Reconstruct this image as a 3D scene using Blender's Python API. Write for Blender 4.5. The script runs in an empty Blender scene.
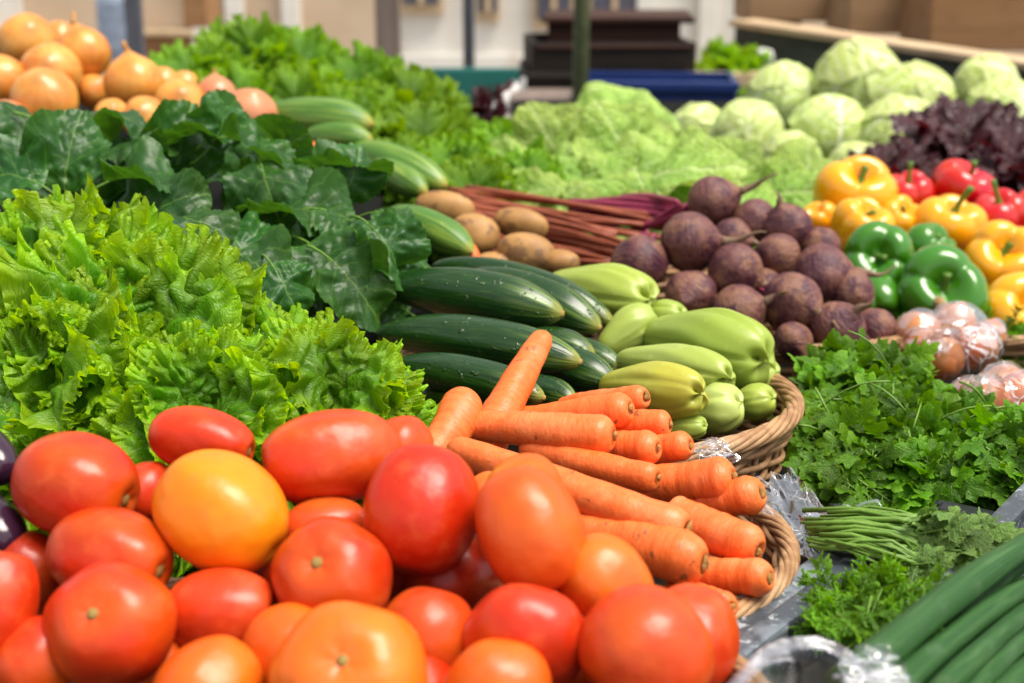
import bpy, math, random
import numpy as np
from mathutils import Vector, Matrix, Quaternion
rad = math.radians
S = bpy.context.scene
COL = S.collection
PI = math.pi
# ------------------------------------------------------------------ camera frame
FPX = 1422.2
PITCH = rad(16.0)
CZ = 1.24
sp, cp = math.sin(PITCH), math.cos(PITCH)
RV = Vector((1, 0, 0)); UV_ = Vector((0, sp, cp)); FV = Vector((0, cp, -sp)); CAM = Vector((0, 0, CZ))

def P(px, py, d):
    """world point seen at pixel (px, py), d metres along the viewing axis"""
    return CAM + d * (FV + ((px - 512) / FPX) * RV + ((341.5 - py) / FPX) * UV_)

def G(px, py, H):
    """world point on the level plane H metres below the lens"""
    v = (341.5 - py) / FPX
    return P(px, py, H / (sp - v * cp))

def cv(x, y, z):
    """direction: right, up, towards the lens"""
    return (x * RV + y * UV_ - z * FV).normalized()

def m_px(px, d):
    return px * d / FPX

# ------------------------------------------------------------------ object helpers
def link(o, parent=None):
    COL.objects.link(o)
    if parent is not None:
        o.parent = parent
    return o

def mesh(name, V, F, attr=None, smooth=True):
    me = bpy.data.meshes.new(name)
    me.from_pydata([tuple(v) for v in np.asarray(V, dtype=float).tolist()], [], F)
    if attr:
        for k, a in attr.items():
            at = me.attributes.new(k, 'FLOAT_VECTOR', 'POINT')
            at.data.foreach_set('vector', np.asarray(a, dtype=np.float32).ravel())
    if smooth:
        me.polygons.foreach_set('use_smooth', [True] * len(me.polygons))
    me.update()
    return me

def ob(name, me, mat, parent=None, loc=None, rot=None, scale=None, color=None):
    if mat is not None and not me.materials:
        me.materials.append(mat)
    o = bpy.data.objects.new(name, me)
    if rot is not None:
        o.rotation_mode = 'QUATERNION'; o.rotation_quaternion = rot
    if loc is not None: o.location = loc
    if scale is not None: o.scale = scale if hasattr(scale, '__len__') else (scale,) * 3
    if color is not None: o.color = (*color, 1)
    return link(o, parent)

def tag(o, label, cat, group=None, kind=None):
    if label: o['label'] = label
    if cat: o['category'] = cat
    if group: o['group'] = group
    if kind: o['kind'] = kind
    return o

def thing(name, label, cat, loc=(0, 0, 0), rot=None, group=None, scale=None):
    o = bpy.data.objects.new(name, None)
    o.empty_display_size = .02
    o.location = loc
    if rot is not None:
        o.rotation_mode = 'QUATERNION'; o.rotation_quaternion = rot
    if scale is not None: o.scale = (scale,) * 3
    link(o)
    return tag(o, label, cat, group)

def qz(axis, spin=0.0):
    return axis.to_track_quat('Z', 'Y') @ Quaternion((0, 0, 1), spin)

def qx(axis, spin=0.0):
    return axis.to_track_quat('X', 'Z') @ Quaternion((1, 0, 0), spin)

def qgn(g, n):
    g = g.normalized(); x = g.cross(n).normalized(); z = x.cross(g).normalized()
    return Matrix((x, g, z)).transposed().to_quaternion()

class Geo:
    """collects vertices and faces of several shapes into ONE mesh"""
    def __init__(s): s.V = []; s.F = []; s.A = []; s.n = 0
    def add(s, V, F, A=None, M=None):
        V = np.asarray(V, float)
        if M is not None:
            R = np.array(M.to_3x3()); t = np.array(M.to_translation())
            V = V @ R.T + t
        s.V.append(V); n = s.n
        s.F.extend([tuple(i + n for i in f) for f in F]); s.n += len(V)
        s.A.append(np.zeros((len(V), 3)) if A is None else np.asarray(A, float))
    def me(s, name, smooth=True):
        return mesh(name, np.concatenate(s.V), s.F, {'lf': np.concatenate(s.A)}, smooth)

# ------------------------------------------------------------------ shape helpers
def grid_faces(nr, nt, wrap=True):
    F = []
    m = nt if wrap else nt - 1
    for i in range(nr - 1):
        for j in range(m):
            k = (j + 1) % nt
            F.append((i * nt + j, i * nt + k, (i + 1) * nt + k, (i + 1) * nt + j))
    return F

def revolve(t, z, r, nseg, lob=None, zoff=None, axis='Z', bend=0.0, wob=None):
    """surface of revolution with modulation; returns V, F, attr cyl(cos, sin, t)"""
    t = np.asarray(t); nr = len(t)
    th = np.linspace(0, 2 * PI, nseg, endpoint=False)
    T, TH = np.meshgrid(t, th, indexing='ij')
    Rr = np.asarray(r)[:, None] * np.ones(nseg)[None, :]
    Z = np.asarray(z)[:, None] * np.ones(nseg)[None, :]
    if lob is not None: Rr = Rr * lob(T, TH)
    if zoff is not None: Z = Z + zoff(T, TH)
    X = Rr * np.cos(TH); Y = Rr * np.sin(TH)
    if bend:
        zz = (Z - Z.min()) / (Z.max() - Z.min())
        X = X + bend * (1 - (2 * zz - 1) ** 2)
    if wob is not None:
        wx, wy = wob(T); X = X + wx; Y = Y + wy
    V = np.stack([X, Y, Z], -1).reshape(-1, 3)
    A = np.stack([np.cos(TH), np.sin(TH), T], -1).reshape(-1, 3)
    F = grid_faces(nr, nseg)
    F.append(tuple(range(nseg))[::-1]); b = (nr - 1) * nseg
    F.append(tuple(range(b, b + nseg)))
    if axis == 'X':
        V = V[:, [2, 0, 1]]
    return V, F, A

def tube(pts, rs, nseg=8, cap=True):
    pts = np.asarray([tuple(p) for p in pts], float); n = len(pts)
    if not hasattr(rs, '__len__'): rs = [rs] * n
    tg = np.gradient(pts, axis=0); tg /= np.linalg.norm(tg, axis=1)[:, None] + 1e-12
    up = np.array([0, 0, 1.0])
    if abs(tg[0] @ up) > .9: up = np.array([1.0, 0, 0])
    V = []; A = []
    u = up - tg[0] * (up @ tg[0]); u /= np.linalg.norm(u)
    for i in range(n):
        u = u - tg[i] * (u @ tg[i]); u /= np.linalg.norm(u) + 1e-12
        w = np.cross(tg[i], u)
        for j in range(nseg):
            a = 2 * PI * j / nseg
            V.append(pts[i] + rs[i] * (math.cos(a) * u + math.sin(a) * w)); A.append((math.cos(a), math.sin(a), i / (n - 1)))
    F = grid_faces(n, nseg)
    if cap:
        F.append(tuple(range(nseg))[::-1]); b = (n - 1) * nseg; F.append(tuple(range(b, b + nseg)))
    return np.array(V), F, np.array(A)

def loop_tube(pts, r, nseg=6):
    """closed tube"""
    pts = np.asarray(pts, float); n = len(pts)
    tg = np.roll(pts, -1, 0) - np.roll(pts, 1, 0); tg /= np.linalg.norm(tg, axis=1)[:, None]
    up = np.array([0, 0, 1.0])
    u = up - tg * (tg @ up)[:, None]; u /= np.linalg.norm(u, axis=1)[:, None]
    w = np.cross(tg, u)
    a = np.arange(nseg) * 2 * PI / nseg
    V = pts[:, None, :] + r * (np.cos(a)[None, :, None] * u[:, None, :] + np.sin(a)[None, :, None] * w[:, None, :])
    V = V.reshape(-1, 3)
    F = []
    for i in range(n):
        i2 = (i + 1) % n
        for j in range(nseg):
            k = (j + 1) % nseg
            F.append((i * nseg + j, i * nseg + k, i2 * nseg + k, i2 * nseg + j))
    A = np.stack([np.repeat(np.arange(n) / n, nseg), np.tile(np.arange(nseg) / nseg, n), np.zeros(n * nseg)], -1)
    return V, F, A

def box(sx, sy, sz, bev=.004):
    """box with chamfered edges, centre at origin"""
    import itertools
    import bmesh
    bm = bmesh.new(); bmesh.ops.create_cube(bm, size=1)
    for v in bm.verts: v.co = Vector((v.co.x * sx, v.co.y * sy, v.co.z * sz))
    if bev > 0:
        bmesh.ops.bevel(bm, geom=bm.edges[:], offset=min(bev, .45 * min(sx, sy, sz)), segments=2, affect='EDGES', profile=.6)
    bm.verts.index_update()
    V = [tuple(v.co) for v in bm.verts]; F = [tuple(v.index for v in f.verts) for f in bm.faces]; bm.free()
    return np.array(V), F

def hermite(a, b, t):
    t = np.clip((t - a) / (b - a), 0, 1); return t * t * (3 - 2 * t)

# ------------------------------------------------------------------ materials
class NT:
    def __init__(s, name):
        s.m = bpy.data.materials.new(name); s.m.use_nodes = True
        s.t = s.m.node_tree; s.t.nodes.clear()
        s.out = s.t.nodes.new('ShaderNodeOutputMaterial')
    def n(s, typ, attrs=None, **kw):
        nd = s.t.nodes.new('ShaderNode' + typ)
        for k, v in (attrs or {}).items(): setattr(nd, k, v)
        for k, v in kw.items(): s.set(nd, k.replace('_', ' '), v)
        return nd
    def set(s, nd, key, v):
        i = nd.inputs[key]
        if isinstance(v, bpy.types.NodeSocket): s.t.links.new(v, i)
        else:
            if hasattr(v, '__len__') and len(v) == 3 and i.type == 'RGBA': v = (*v, 1)
            i.default_value = v
    def math(s, op, a, b=0.0, c=0.0, clamp=False):
        nd = s.t.nodes.new('ShaderNodeMath'); nd.operation = op; nd.use_clamp = clamp
        for i, v in enumerate((a, b, c)): s.set(nd, i, v)
        return nd.outputs[0]
    def mix(s, f, a, b, blend='MIX'):
        nd = s.t.nodes.new('ShaderNodeMix'); nd.data_type = 'RGBA'; nd.blend_type = blend
        s.set(nd, 0, f); s.set(nd, 6, a); s.set(nd, 7, b)
        return nd.outputs[2]
    def step(s, v, lo, hi):
        nd = s.t.nodes.new('ShaderNodeMapRange'); nd.interpolation_type = 'SMOOTHSTEP'
        s.set(nd, 0, v); s.set(nd, 1, lo); s.set(nd, 2, hi)
        return nd.outputs[0]
    def noise(s, vec, scale, detail=3.0, rough=.55, out=0):
        nd = s.t.nodes.new('ShaderNodeTexNoise')
        if vec is not None: s.set(nd, 'Vector', vec)
        s.set(nd, 'Scale', scale); s.set(nd, 'Detail', detail); s.set(nd, 'Roughness', rough)
        return nd.outputs[out]
    def vmul(s, v, k):
        nd = s.t.nodes.new('ShaderNodeVectorMath'); nd.operation = 'MULTIPLY'; s.set(nd, 0, v); nd.inputs[1].default_value = k
        return nd.outputs[0]
    def vadd(s, a, b):
        nd = s.t.nodes.new('ShaderNodeVectorMath'); nd.operation = 'ADD'; s.set(nd, 0, a); s.set(nd, 1, b)
        return nd.outputs[0]
    def attr(s, name):
        nd = s.t.nodes.new('ShaderNodeAttribute'); nd.attribute_name = name; return nd.outputs['Vector']
    def sep(s, v):
        nd = s.t.nodes.new('ShaderNodeSeparateXYZ'); s.set(nd, 0, v); return nd.outputs
    def obj(s):
        return s.t.nodes.new('ShaderNodeTexCoord').outputs['Object']
    def info(s):
        return s.t.nodes.new('ShaderNodeObjectInfo').outputs
    def rnd_vec(s, v):
        r = s.info()['Random']
        cx = s.t.nodes.new('ShaderNodeCombineXYZ')
        s.set(cx, 0, s.math('MULTIPLY', r, 37.0)); s.set(cx, 1, s.math('MULTIPLY', r, 91.0)); s.set(cx, 2, s.math('MULTIPLY', r, 13.0))
        return s.vadd(v, cx.outputs[0])
    def bump(s, h, strength, dist, normal=None):
        nd = s.t.nodes.new('ShaderNodeBump'); s.set(nd, 'Height', h); s.set(nd, 'Strength', strength); s.set(nd, 'Distance', dist)
        if normal is not None: s.set(nd, 'Normal', normal)
        return nd.outputs[0]
    def pbsdf(s, **kw):
        nd = s.t.nodes.new('ShaderNodeBsdfPrincipled')
        for k, v in kw.items(): s.set(nd, k.replace('_', ' '), v)
        return nd.outputs[0]
    def done(s, sh):
        s.t.links.new(sh, s.out.inputs[0]); return s.m

def hsv(s, col, h=.5, sat=1.0, val=1.0):
    nd = s.t.nodes.new('ShaderNodeHueSaturation'); s.set(nd, 'Color', col); s.set(nd, 'Hue', h); s.set(nd, 'Saturation', sat); s.set(nd, 'Value', val)
    return nd.outputs[0]

def m_tomato():
    s = NT('tomato_skin'); c = s.info()['Color']; o = s.rnd_vec(s.vmul(s.obj(), (18, 18, 18)))
    cyl = s.sep(s.attr('cyl'))
    n1 = s.noise(o, 1.0, 2); n2 = s.noise(o, 3.5, 4)
    hs = s.math('MAXIMUM', .504, s.math('ADD', .504, s.math('MULTIPLY', s.math('SUBTRACT', n1, .45), .06)))
    base = hsv(s, c, hs, 1.0, 1.0)
    top = s.math('MULTIPLY', s.step(cyl[2], .74, 1.0), .4)
    base = s.mix(top, base, (.66, .12, .008))
    base = s.mix(s.math('MULTIPLY', s.step(n2, .50, .70), .28), base, (.70, .14, .035))
    sp_ = s.noise(o, 60, 1)
    base = s.mix(s.math('MULTIPLY', s.step(sp_, .72, .78), .22), base, (.85, .45, .15))
    bp = s.bump(s.math('ADD', s.noise(o, 1.3, 2), s.math('MULTIPLY', s.noise(o, 4.0, 2), .18)), .55, .007)
    rg = s.math('ADD', .24, s.math('MULTIPLY', n2, .20))
    return s.done(s.pbsdf(Base_Color=base, Roughness=rg, Normal=bp, Specular_IOR_Level=.38, Coat_Weight=.06, Coat_Roughness=.2,
                          Subsurface_Weight=.08, Subsurface_Radius=(.010, .002, .0005), Subsurface_Scale=.5))

def m_plain(name, col, rough=.6, var=.25, scale=40, bumpd=.001, spec=.4, metal=0.0, streak=None, objcol=False):
    s = NT(name); o = s.rnd_vec(s.vmul(s.obj(), streak or (1, 1, 1)))
    n1 = s.noise(o, scale, 4); n2 = s.noise(o, scale * 5, 3)
    c = s.info()['Color'] if objcol else col
    b = s.mix(s.math('MULTIPLY', s.step(n1, .35, .7), var), c, tuple(x * .45 for x in col) if not objcol else (.05, .03, .02))
    b = s.mix(s.math('MULTIPLY', s.step(n2, .55, .75), var * .5), b, tuple(min(1, x * 1.6 + .02) for x in col))
    return s.done(s.pbsdf(Base_Color=b, Roughness=rough, Specular_IOR_Level=spec, Metallic=metal, Normal=s.bump(s.math('ADD', n1, n2), .5, bumpd)))

def m_carrot():
    s = NT('carrot_skin'); cy = s.attr('cyl'); x = s.sep(cy); o = s.rnd_vec(s.obj())
    ring = s.noise(s.rnd_vec(s.vmul(cy, (1.6, 1.6, 34))), 1.0, 4, .65)
    patch = s.noise(o, 30, 3)
    dash = s.noise(s.rnd_vec(s.vmul(cy, (3.0, 3.0, 48))), 1.0, 1)
    b = s.mix(s.step(ring, .35, .7), (.77, .135, .022), (.82, .175, .036))
    b = s.mix(s.math('MULTIPLY', s.step(patch, .45, .75), .5), b, (.84, .30, .12))
    b = s.mix(s.math('MULTIPLY', s.step(dash, .69, .74), .55), b, (.36, .10, .03))
    spots = s.noise(o, 95, 2)
    b = s.mix(s.math('MULTIPLY', s.step(spots, .66, .72), .75), b, (.16, .06, .025))
    b = s.mix(s.math('MULTIPLY', s.step(x[2], .965, 1.0), .35), b, (.42, .20, .05))
    h = s.math('ADD', s.math('MULTIPLY', ring, .9), s.math('MULTIPLY', dash, .6))
    return s.done(s.pbsdf(Base_Color=b, Roughness=.42, Specular_IOR_Level=.4, Normal=s.bump(h, .40, .0014),
                          Subsurface_Weight=.1, Subsurface_Radius=(.01, .004, .001), Subsurface_Scale=.4))

def m_cuke(name, dark, light, tipcol, stripe_lo, bump_s=.6, allover=.15, rough=.22):
    s = NT(name); cy = s.attr('cyl'); x = s.sep(cy); o = s.rnd_vec(s.obj())
    st = s.noise(s.rnd_vec(s.vmul(cy, (4.2, 4.2, 1.2))), 1.0, 3, .6)
    st2 = s.noise(s.rnd_vec(s.vmul(cy, (9, 9, 9))), 1.0, 3, .6)
    end = s.math('ADD', allover, s.math('MULTIPLY', s.step(x[2], stripe_lo, .99), 1.0 - allover))
    f = s.math('MULTIPLY', s.step(st, .46, .68), end)
    b = s.mix(f, dark, light)
    b = s.mix(s.math('MULTIPLY', s.step(st2, .5, .8), .4), b, tuple(.6 * d + .4 * l for d, l in zip(dark, light)))
    b = s.mix(s.math('MULTIPLY', s.step(x[2], .93, 1.0), .75), b, tipcol)
    wart = s.noise(o, 130, 2)
    bl = s.math('MULTIPLY', s.noise(s.vmul(cy, (5, 5, 4)), 1, 2), .5)
    h = s.math('ADD', s.math('MULTIPLY', s.step(wart, .62, .75), .8), bl)
    b = s.mix(s.math('MULTIPLY', s.step(wart, .68, .76), .14), b, (.45, .5, .2))
    rg = s.math('ADD', rough, s.math('MULTIPLY', s.noise(o, 25, 3), .22))
    return s.done(s.pbsdf(Base_Color=b, Roughness=rg, Specular_IOR_Level=.5, Normal=s.bump(h, bump_s, .0016)))

def m_chayote():
    s = NT('chayote_skin'); o = s.rnd_vec(s.obj()); c = s.info()['Color']
    n1 = s.noise(o, 22, 3); n2 = s.noise(o, 120, 3)
    b = s.mix(s.math('MULTIPLY', s.step(n1, .35, .7), .5), c, (.30, .38, .05))
    b = s.mix(s.math('MULTIPLY', s.step(n2, .55, .8), .35), b, (.55, .62, .20))
    return s.done(s.pbsdf(Base_Color=b, Roughness=.36, Specular_IOR_Level=.45, Normal=s.bump(n1, .3, .003),
                          Subsurface_Weight=.1, Subsurface_Radius=(.004, .006, .001), Subsurface_Scale=.5))

def m_beet():
    s = NT('beet_skin'); cy = s.attr('cyl'); o = s.rnd_vec(s.vmul(s.obj(), (1, 1, 1)))
    n1 = s.noise(o, 55, 5, .65); n2 = s.noise(o, 34, 5, .6); n3 = s.noise(s.rnd_vec(s.vmul(cy, (2, 2, 22))), 1, 3)
    b = s.mix(s.step(n1, .38, .62), (.062, .013, .024), (.155, .056, .045))
    b = s.mix(s.math('MULTIPLY', s.step(n2, .50, .58), .6), b, (.25, .115, .058))
    b = s.mix(s.math('MULTIPLY', s.step(n3, .55, .75), .45), b, (.07, .03, .03))
    return s.done(s.pbsdf(Base_Color=b, Roughness=s.math('ADD', .38, s.math('MULTIPLY', n2, .35)), Specular_IOR_Level=.45, Normal=s.bump(s.math('ADD', n1, s.math('MULTIPLY', n3, .6)), .9, .0035)))

def m_potato():
    s = NT('potato_skin'); o = s.rnd_vec(s.obj())
    n1 = s.noise(o, 35, 4); n2 = s.noise(o, 48, 4, .6)
    b = s.mix(s.step(n1, .3, .7), (.31, .15, .04), (.44, .235, .07))
    b = s.mix(s.math('MULTIPLY', s.step(n2, .54, .62), .75), b, (.14, .07, .03))
    return s.done(s.pbsdf(Base_Color=b, Roughness=.6, Normal=s.bump(n2, .4, .002)))

def m_onion(name, c1, c2, c3):
    s = NT(name); cy = s.attr('cyl'); x = s.sep(cy); o = s.rnd_vec(s.obj())
    ln = s.noise(s.rnd_vec(s.vmul(cy, (9, 9, .8))), 1, 3); n = s.noise(o, 24, 3)
    b = s.mix(s.step(n, .32, .68), c1, c2)
    b = s.mix(s.math('MULTIPLY', s.step(ln, .45, .75), .3), b, c3)
    b = s.mix(s.math('MULTIPLY', s.step(x[2], .85, 1.0), .6), b, (.45, .22, .07))
    return s.done(s.pbsdf(Base_Color=b, Roughness=.32, Specular_IOR_Level=.5, Normal=s.bump(ln, .1, .001), Coat_Weight=.15, Coat_Roughness=.25))

def m_pepper():
    s = NT('pepper_skin'); c = s.info()['Color']; o = s.rnd_vec(s.obj()); n = s.noise(o, 18, 2)
    b = hsv(s, c, s.math('ADD', .485, s.math('MULTIPLY', n, .03)), 1.0, 1.0)
    return s.done(s.pbsdf(Base_Color=b, Roughness=.16, Specular_IOR_Level=.5, Coat_Weight=.3, Coat_Roughness=.1, Normal=s.bump(n, .25, .004),
                          Subsurface_Weight=.08, Subsurface_Radius=(.01, .006, .002), Subsurface_Scale=.5))

def m_leaf(name, inner, edge, veinc, nv=7.0, vw=.05, vein_amt=.6, rough=.4, transl=.3, tcol=None, puck=9.0, puck_b=.8, edge_pow=3.0, wax=None, fine=.35, spec=.5, tone=False):
    s = NT(name); lf = s.attr('lf'); x = s.sep(lf)
    o = s.rnd_vec(s.obj())
    w = s.noise(s.rnd_vec(lf), 6, 2, .5)
    u = s.math('ABSOLUTE', s.math('ADD', x[0], s.math('MULTIPLY', s.math('SUBTRACT', w, .5), .06)))
    q = s.math('SUBTRACT', x[1], s.math('MULTIPLY', u, .75))
    q = s.math('ADD', q, s.math('MULTIPLY', s.math('SUBTRACT', w, .5), .12))
    fr = s.math('ABSOLUTE', s.math('SUBTRACT', s.math('FRACT', s.math('MULTIPLY', q, nv)), .5))
    lat = s.math('SUBTRACT', 1.0, s.step(fr, 0.0, vw * nv * .35))
    mid = s.math('SUBTRACT', 1.0, s.step(u, vw * .12, vw * .55))
    vo = s.n('TexVoronoi', {'feature': 'DISTANCE_TO_EDGE'}, Vector=s.rnd_vec(lf), Scale=puck).outputs['Distance']
    ret = s.math('SUBTRACT', 1.0, s.step(vo, 0.0, .10))
    vein = s.math('MAXIMUM', mid, s.math('MULTIPLY', lat, .75))
    vein2 = s.math('MAXIMUM', vein, s.math('MULTIPLY', ret, fine))
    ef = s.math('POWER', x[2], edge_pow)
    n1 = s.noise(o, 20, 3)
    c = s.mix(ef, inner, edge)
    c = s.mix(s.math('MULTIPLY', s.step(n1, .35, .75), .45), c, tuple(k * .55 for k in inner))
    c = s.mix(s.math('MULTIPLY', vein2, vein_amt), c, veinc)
    rnd = s.info()['Random']
    c = hsv(s, c, s.math('ADD', .49, s.math('MULTIPLY', rnd, .02)), 1.0, s.math('ADD', .85, s.math('MULTIPLY', rnd, .3)))
    if tone:
        tn = s.sep(s.attr('tone'))
        c = hsv(s, c, s.math('SUBTRACT', .5, s.math('MULTIPLY', tn[1], .012)), 1.0, tn[0])
    if wax:
        c = s.mix(s.math('MULTIPLY', s.step(s.noise(o, 9, 3), .4, .7), wax[3]), c, wax[:3])
    hgt = s.math('ADD', s.math('MULTIPLY', s.step(vo, 0.0, .35), 1.0), s.math('MULTIPLY', vein, -1.2))
    bp = s.bump(hgt, puck_b, .0035)
    rg = s.math('ADD', rough - .12, s.math('MULTIPLY', s.noise(o, 45, 3), .3))
    b = s.pbsdf(Base_Color=c, Roughness=rg, Specular_IOR_Level=spec, Normal=bp)
    tc = hsv(s, c, .485, 1.1, 1.5) if tcol is None else s.mix(.35, tcol, c)
    tr = s.n('BsdfTranslucent', Color=tc, Normal=bp).outputs[0]
    ms = s.n('MixShader'); s.set(ms, 0, transl); s.set(ms, 1, b); s.set(ms, 2, tr)
    return s.done(ms.outputs[0])

def m_wicker():
    s = NT('wicker'); a = s.attr('lf'); o = s.obj()
    n1 = s.noise(o, 60, 3); n2 = s.noise(s.vmul(o, (1, 1, 1)), 260, 3); n0 = s.noise(o, 14, 2)
    b = s.mix(s.step(n1, .3, .7), (.25, .125, .055), (.44, .26, .125))
    b = s.mix(s.math('MULTIPLY', s.step(n0, .5, .7), .5), b, (.50, .34, .19))
    b = s.mix(s.math('MULTIPLY', s.step(n2, .55, .75), .4), b, (.13, .065, .03))
    return s.done(s.pbsdf(Base_Color=b, Roughness=.5, Specular_IOR_Level=.35, Normal=s.bump(n2, .4, .0008)))

def m_film(name, tint=(.95, .95, .97), base=.03, scale=45, haze=.05, dist=.0035, crease=90.0, ca=.5):
    s = NT(name); o = s.obj()
    n1 = s.noise(o, scale, 4, .6); n2 = s.noise(s.vadd(o, s.vmul(s.noise(o, scale * .4, 2, .5, 1), (.03, .03, .03))), scale * 2.5, 3, .6)
    bp = s.bump(s.math('ADD', n1, s.math('MULTIPLY', n2, .4)), 1.0, dist)
    fr = s.n('Fresnel', IOR=1.5, Normal=bp).outputs[0]
    g = s.n('BsdfGlossy', Color=(.98, .98, 1.0), Roughness=.06, Normal=bp).outputs[0]
    d = s.n('BsdfDiffuse', Color=tint, Normal=bp).outputs[0]
    t = s.n('BsdfTransparent', Color=(.97, .97, .98)).outputs[0]
    f1 = s.math('ADD', s.math('MULTIPLY', fr, .42), base, clamp=True)
    a = s.n('MixShader'); s.set(a, 0, f1); s.set(a, 1, t); s.set(a, 2, g)
    vo = s.n('TexVoronoi', {'feature': 'DISTANCE_TO_EDGE'}, Vector=s.vadd(o, s.vmul(s.noise(o, scale * .6, 3, .6, 1), (.02, .02, .02))), Scale=crease).outputs['Distance']
    cr = s.math('MULTIPLY', s.math('SUBTRACT', 1.0, s.step(vo, .0, .06)), s.step(s.noise(o, scale * .5, 2), .42, .62))
    hz = s.math('ADD', s.math('MULTIPLY', s.step(n1, .48, .7), haze), s.math('MULTIPLY', cr, ca), clamp=True)
    b = s.n('MixShader'); s.set(b, 0, hz); s.set(b, 1, a.outputs[0]); s.set(b, 2, d)
    return s.done(b.outputs[0])

def m_crate():
    """dark painted crate edge with scuffs"""
    s = NT('scuffed_crate'); o = s.obj()
    n1 = s.noise(o, 28, 4, .65); n2 = s.noise(s.vmul(o, (1, 1, 1)), 85, 4, .7); n3 = s.noise(o, 11, 3)
    b = s.mix(s.step(n1, .42, .62), (.05, .062, .075), (.16, .19, .22))
    b = s.mix(s.math('MULTIPLY', s.step(n2, .56, .64), .8), b, (.40, .44, .47))
    b = s.mix(s.math('MULTIPLY', s.step(n3, .60, .70), .6), b, (.30, .19, .08))
    return s.done(s.pbsdf(Base_Color=b, Roughness=.33, Specular_IOR_Level=.5, Normal=s.bump(n2, .5, .0015)))

def m_wood(name, c1, c2, dark=(.05, .03, .02), rough=.65, ax=(2, 30, 30)):
    s = NT(name); o = s.vmul(s.obj(), ax)
    n1 = s.noise(o, 1.0, 4, .6); n2 = s.noise(s.obj(), 6, 3); n3 = s.noise(o, 4.0, 3)
    b = s.mix(s.step(n1, .3, .7), c1, c2)
    b = s.mix(s.math('MULTIPLY', s.step(n3, .6, .72), .6), b, dark)
    b = s.mix(s.math('MULTIPLY', s.step(n2, .5, .75), .35), b, tuple(x * .5 for x in c1))
    return s.done(s.pbsdf(Base_Color=b, Roughness=rough, Specular_IOR_Level=.3, Normal=s.bump(n1, .4, .003)))

def m_wall(name, c1, c2, stain, sc=3.0):
    s = NT(name); o = s.obj()
    n1 = s.noise(o, sc, 5, .6); n2 = s.noise(s.vmul(o, (4, 4, .7)), 1.5, 4); n3 = s.noise(o, 90, 3)
    b = s.mix(s.step(n1, .3, .7), c1, c2)
    b = s.mix(s.math('MULTIPLY', s.step(n2, .55, .75), .5), b, stain)
    return s.done(s.pbsdf(Base_Color=b, Roughness=.85, Specular_IOR_Level=.2, Normal=s.bump(n3, .4, .004)))

M = {}
M['tomato'] = m_tomato()
M['scar'] = m_plain('stem_scar', (.32, .20, .05), .7, .4, 300, .001)
M['carrot'] = m_carrot()
M['crown'] = m_plain('carrot_crown', (.40, .20, .05), .8, .6, 220, .003)
M['cuke'] = m_cuke('cucumber_skin', (.009, .040, .007), (.17, .27, .045), (.30, .30, .05), .66, .7, .03, .13)
M['cuketip'] = m_plain('cucumber_tip', (.40, .27, .06), .7, .4, 300)
M['squash'] = m_cuke('pale_squash_skin', (.055, .155, .014), (.23, .34, .045), (.36, .36, .05), .1, .35, .55, .3)
M['chayote'] = m_chayote()
M['chaytip'] = m_plain('chayote_mouth', (.26, .30, .05), .7, .4, 200)
M['beet'] = m_beet()
M['root'] = m_plain('beet_root', (.20, .12, .07), .6, .5, 120, .001)
M['stalk_brown'] = m_plain('stalk_brown', (.30, .075, .035), .45, .6, 30, .001, streak=(1, 1, 1))
M['stalk_mag'] = m_plain('stalk_magenta', (.26, .022, .065), .4, .5, 30, .001)
M['potato'] = m_potato()
M['onion'] = m_onion('onion_skin', (.58, .165, .018), (.69, .32, .055), (.82, .53, .17))
M['onion_red'] = m_onion('pinkish_onion_skin', (.54, .17, .07), (.62, .26, .12), (.70, .38, .2))
M['bagroot'] = m_onion('bagged_root_skin', (.50, .12, .035), (.60, .24, .07), (.32, .06, .05))
M['dry'] = m_plain('dry_neck', (.50, .24, .07), .7, .4, 200)
M['pepper'] = m_pepper()
M['pepstem'] = m_plain('pepper_stem', (.10, .21, .025), .45, .4, 90, .001)
M['eggplant'] = m_plain('eggplant_skin', (.035, .012, .03), .14, .3, 30, .0005, .6)
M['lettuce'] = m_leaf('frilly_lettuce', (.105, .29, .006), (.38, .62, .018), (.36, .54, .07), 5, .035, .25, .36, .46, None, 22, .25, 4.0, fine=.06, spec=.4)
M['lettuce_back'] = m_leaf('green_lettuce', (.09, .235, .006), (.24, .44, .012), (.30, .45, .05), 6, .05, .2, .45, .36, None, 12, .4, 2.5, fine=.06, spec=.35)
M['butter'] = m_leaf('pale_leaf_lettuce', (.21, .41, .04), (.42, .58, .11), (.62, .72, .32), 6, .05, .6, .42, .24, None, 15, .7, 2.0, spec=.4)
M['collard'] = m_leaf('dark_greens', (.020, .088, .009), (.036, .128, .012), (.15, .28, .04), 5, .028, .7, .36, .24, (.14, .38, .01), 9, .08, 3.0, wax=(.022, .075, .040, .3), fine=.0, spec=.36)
M['cabbage'] = m_leaf('cabbage_leaf', (.50, .62, .15), (.62, .72, .26), (.88, .90, .66), 6, .06, .9, .42, .10, None, 5, .25, 2.0, fine=.0, spec=.35)
M['oak'] = m_leaf('red_leaf', (.060, .008, .012), (.040, .006, .014), (.16, .04, .04), 6, .05, .3, .27, .2, (.30, .012, .02), 12, .5, 2.0, spec=.6)
M['parsley'] = m_leaf('parsley_leaf', (.062, .205, .004), (.125, .33, .008), (.18, .36, .03), 4, .05, .35, .38, .34, None, 5, .3, 2.0, spec=.28, tone=True)
M['parsley_pale'] = m_leaf('pale_parsley_leaf', (.10, .25, .035), (.17, .34, .065), (.28, .44, .14), 4, .08, .6, .42, .25, None, 5, .5, 2.0, spec=.35, tone=True)
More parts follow.
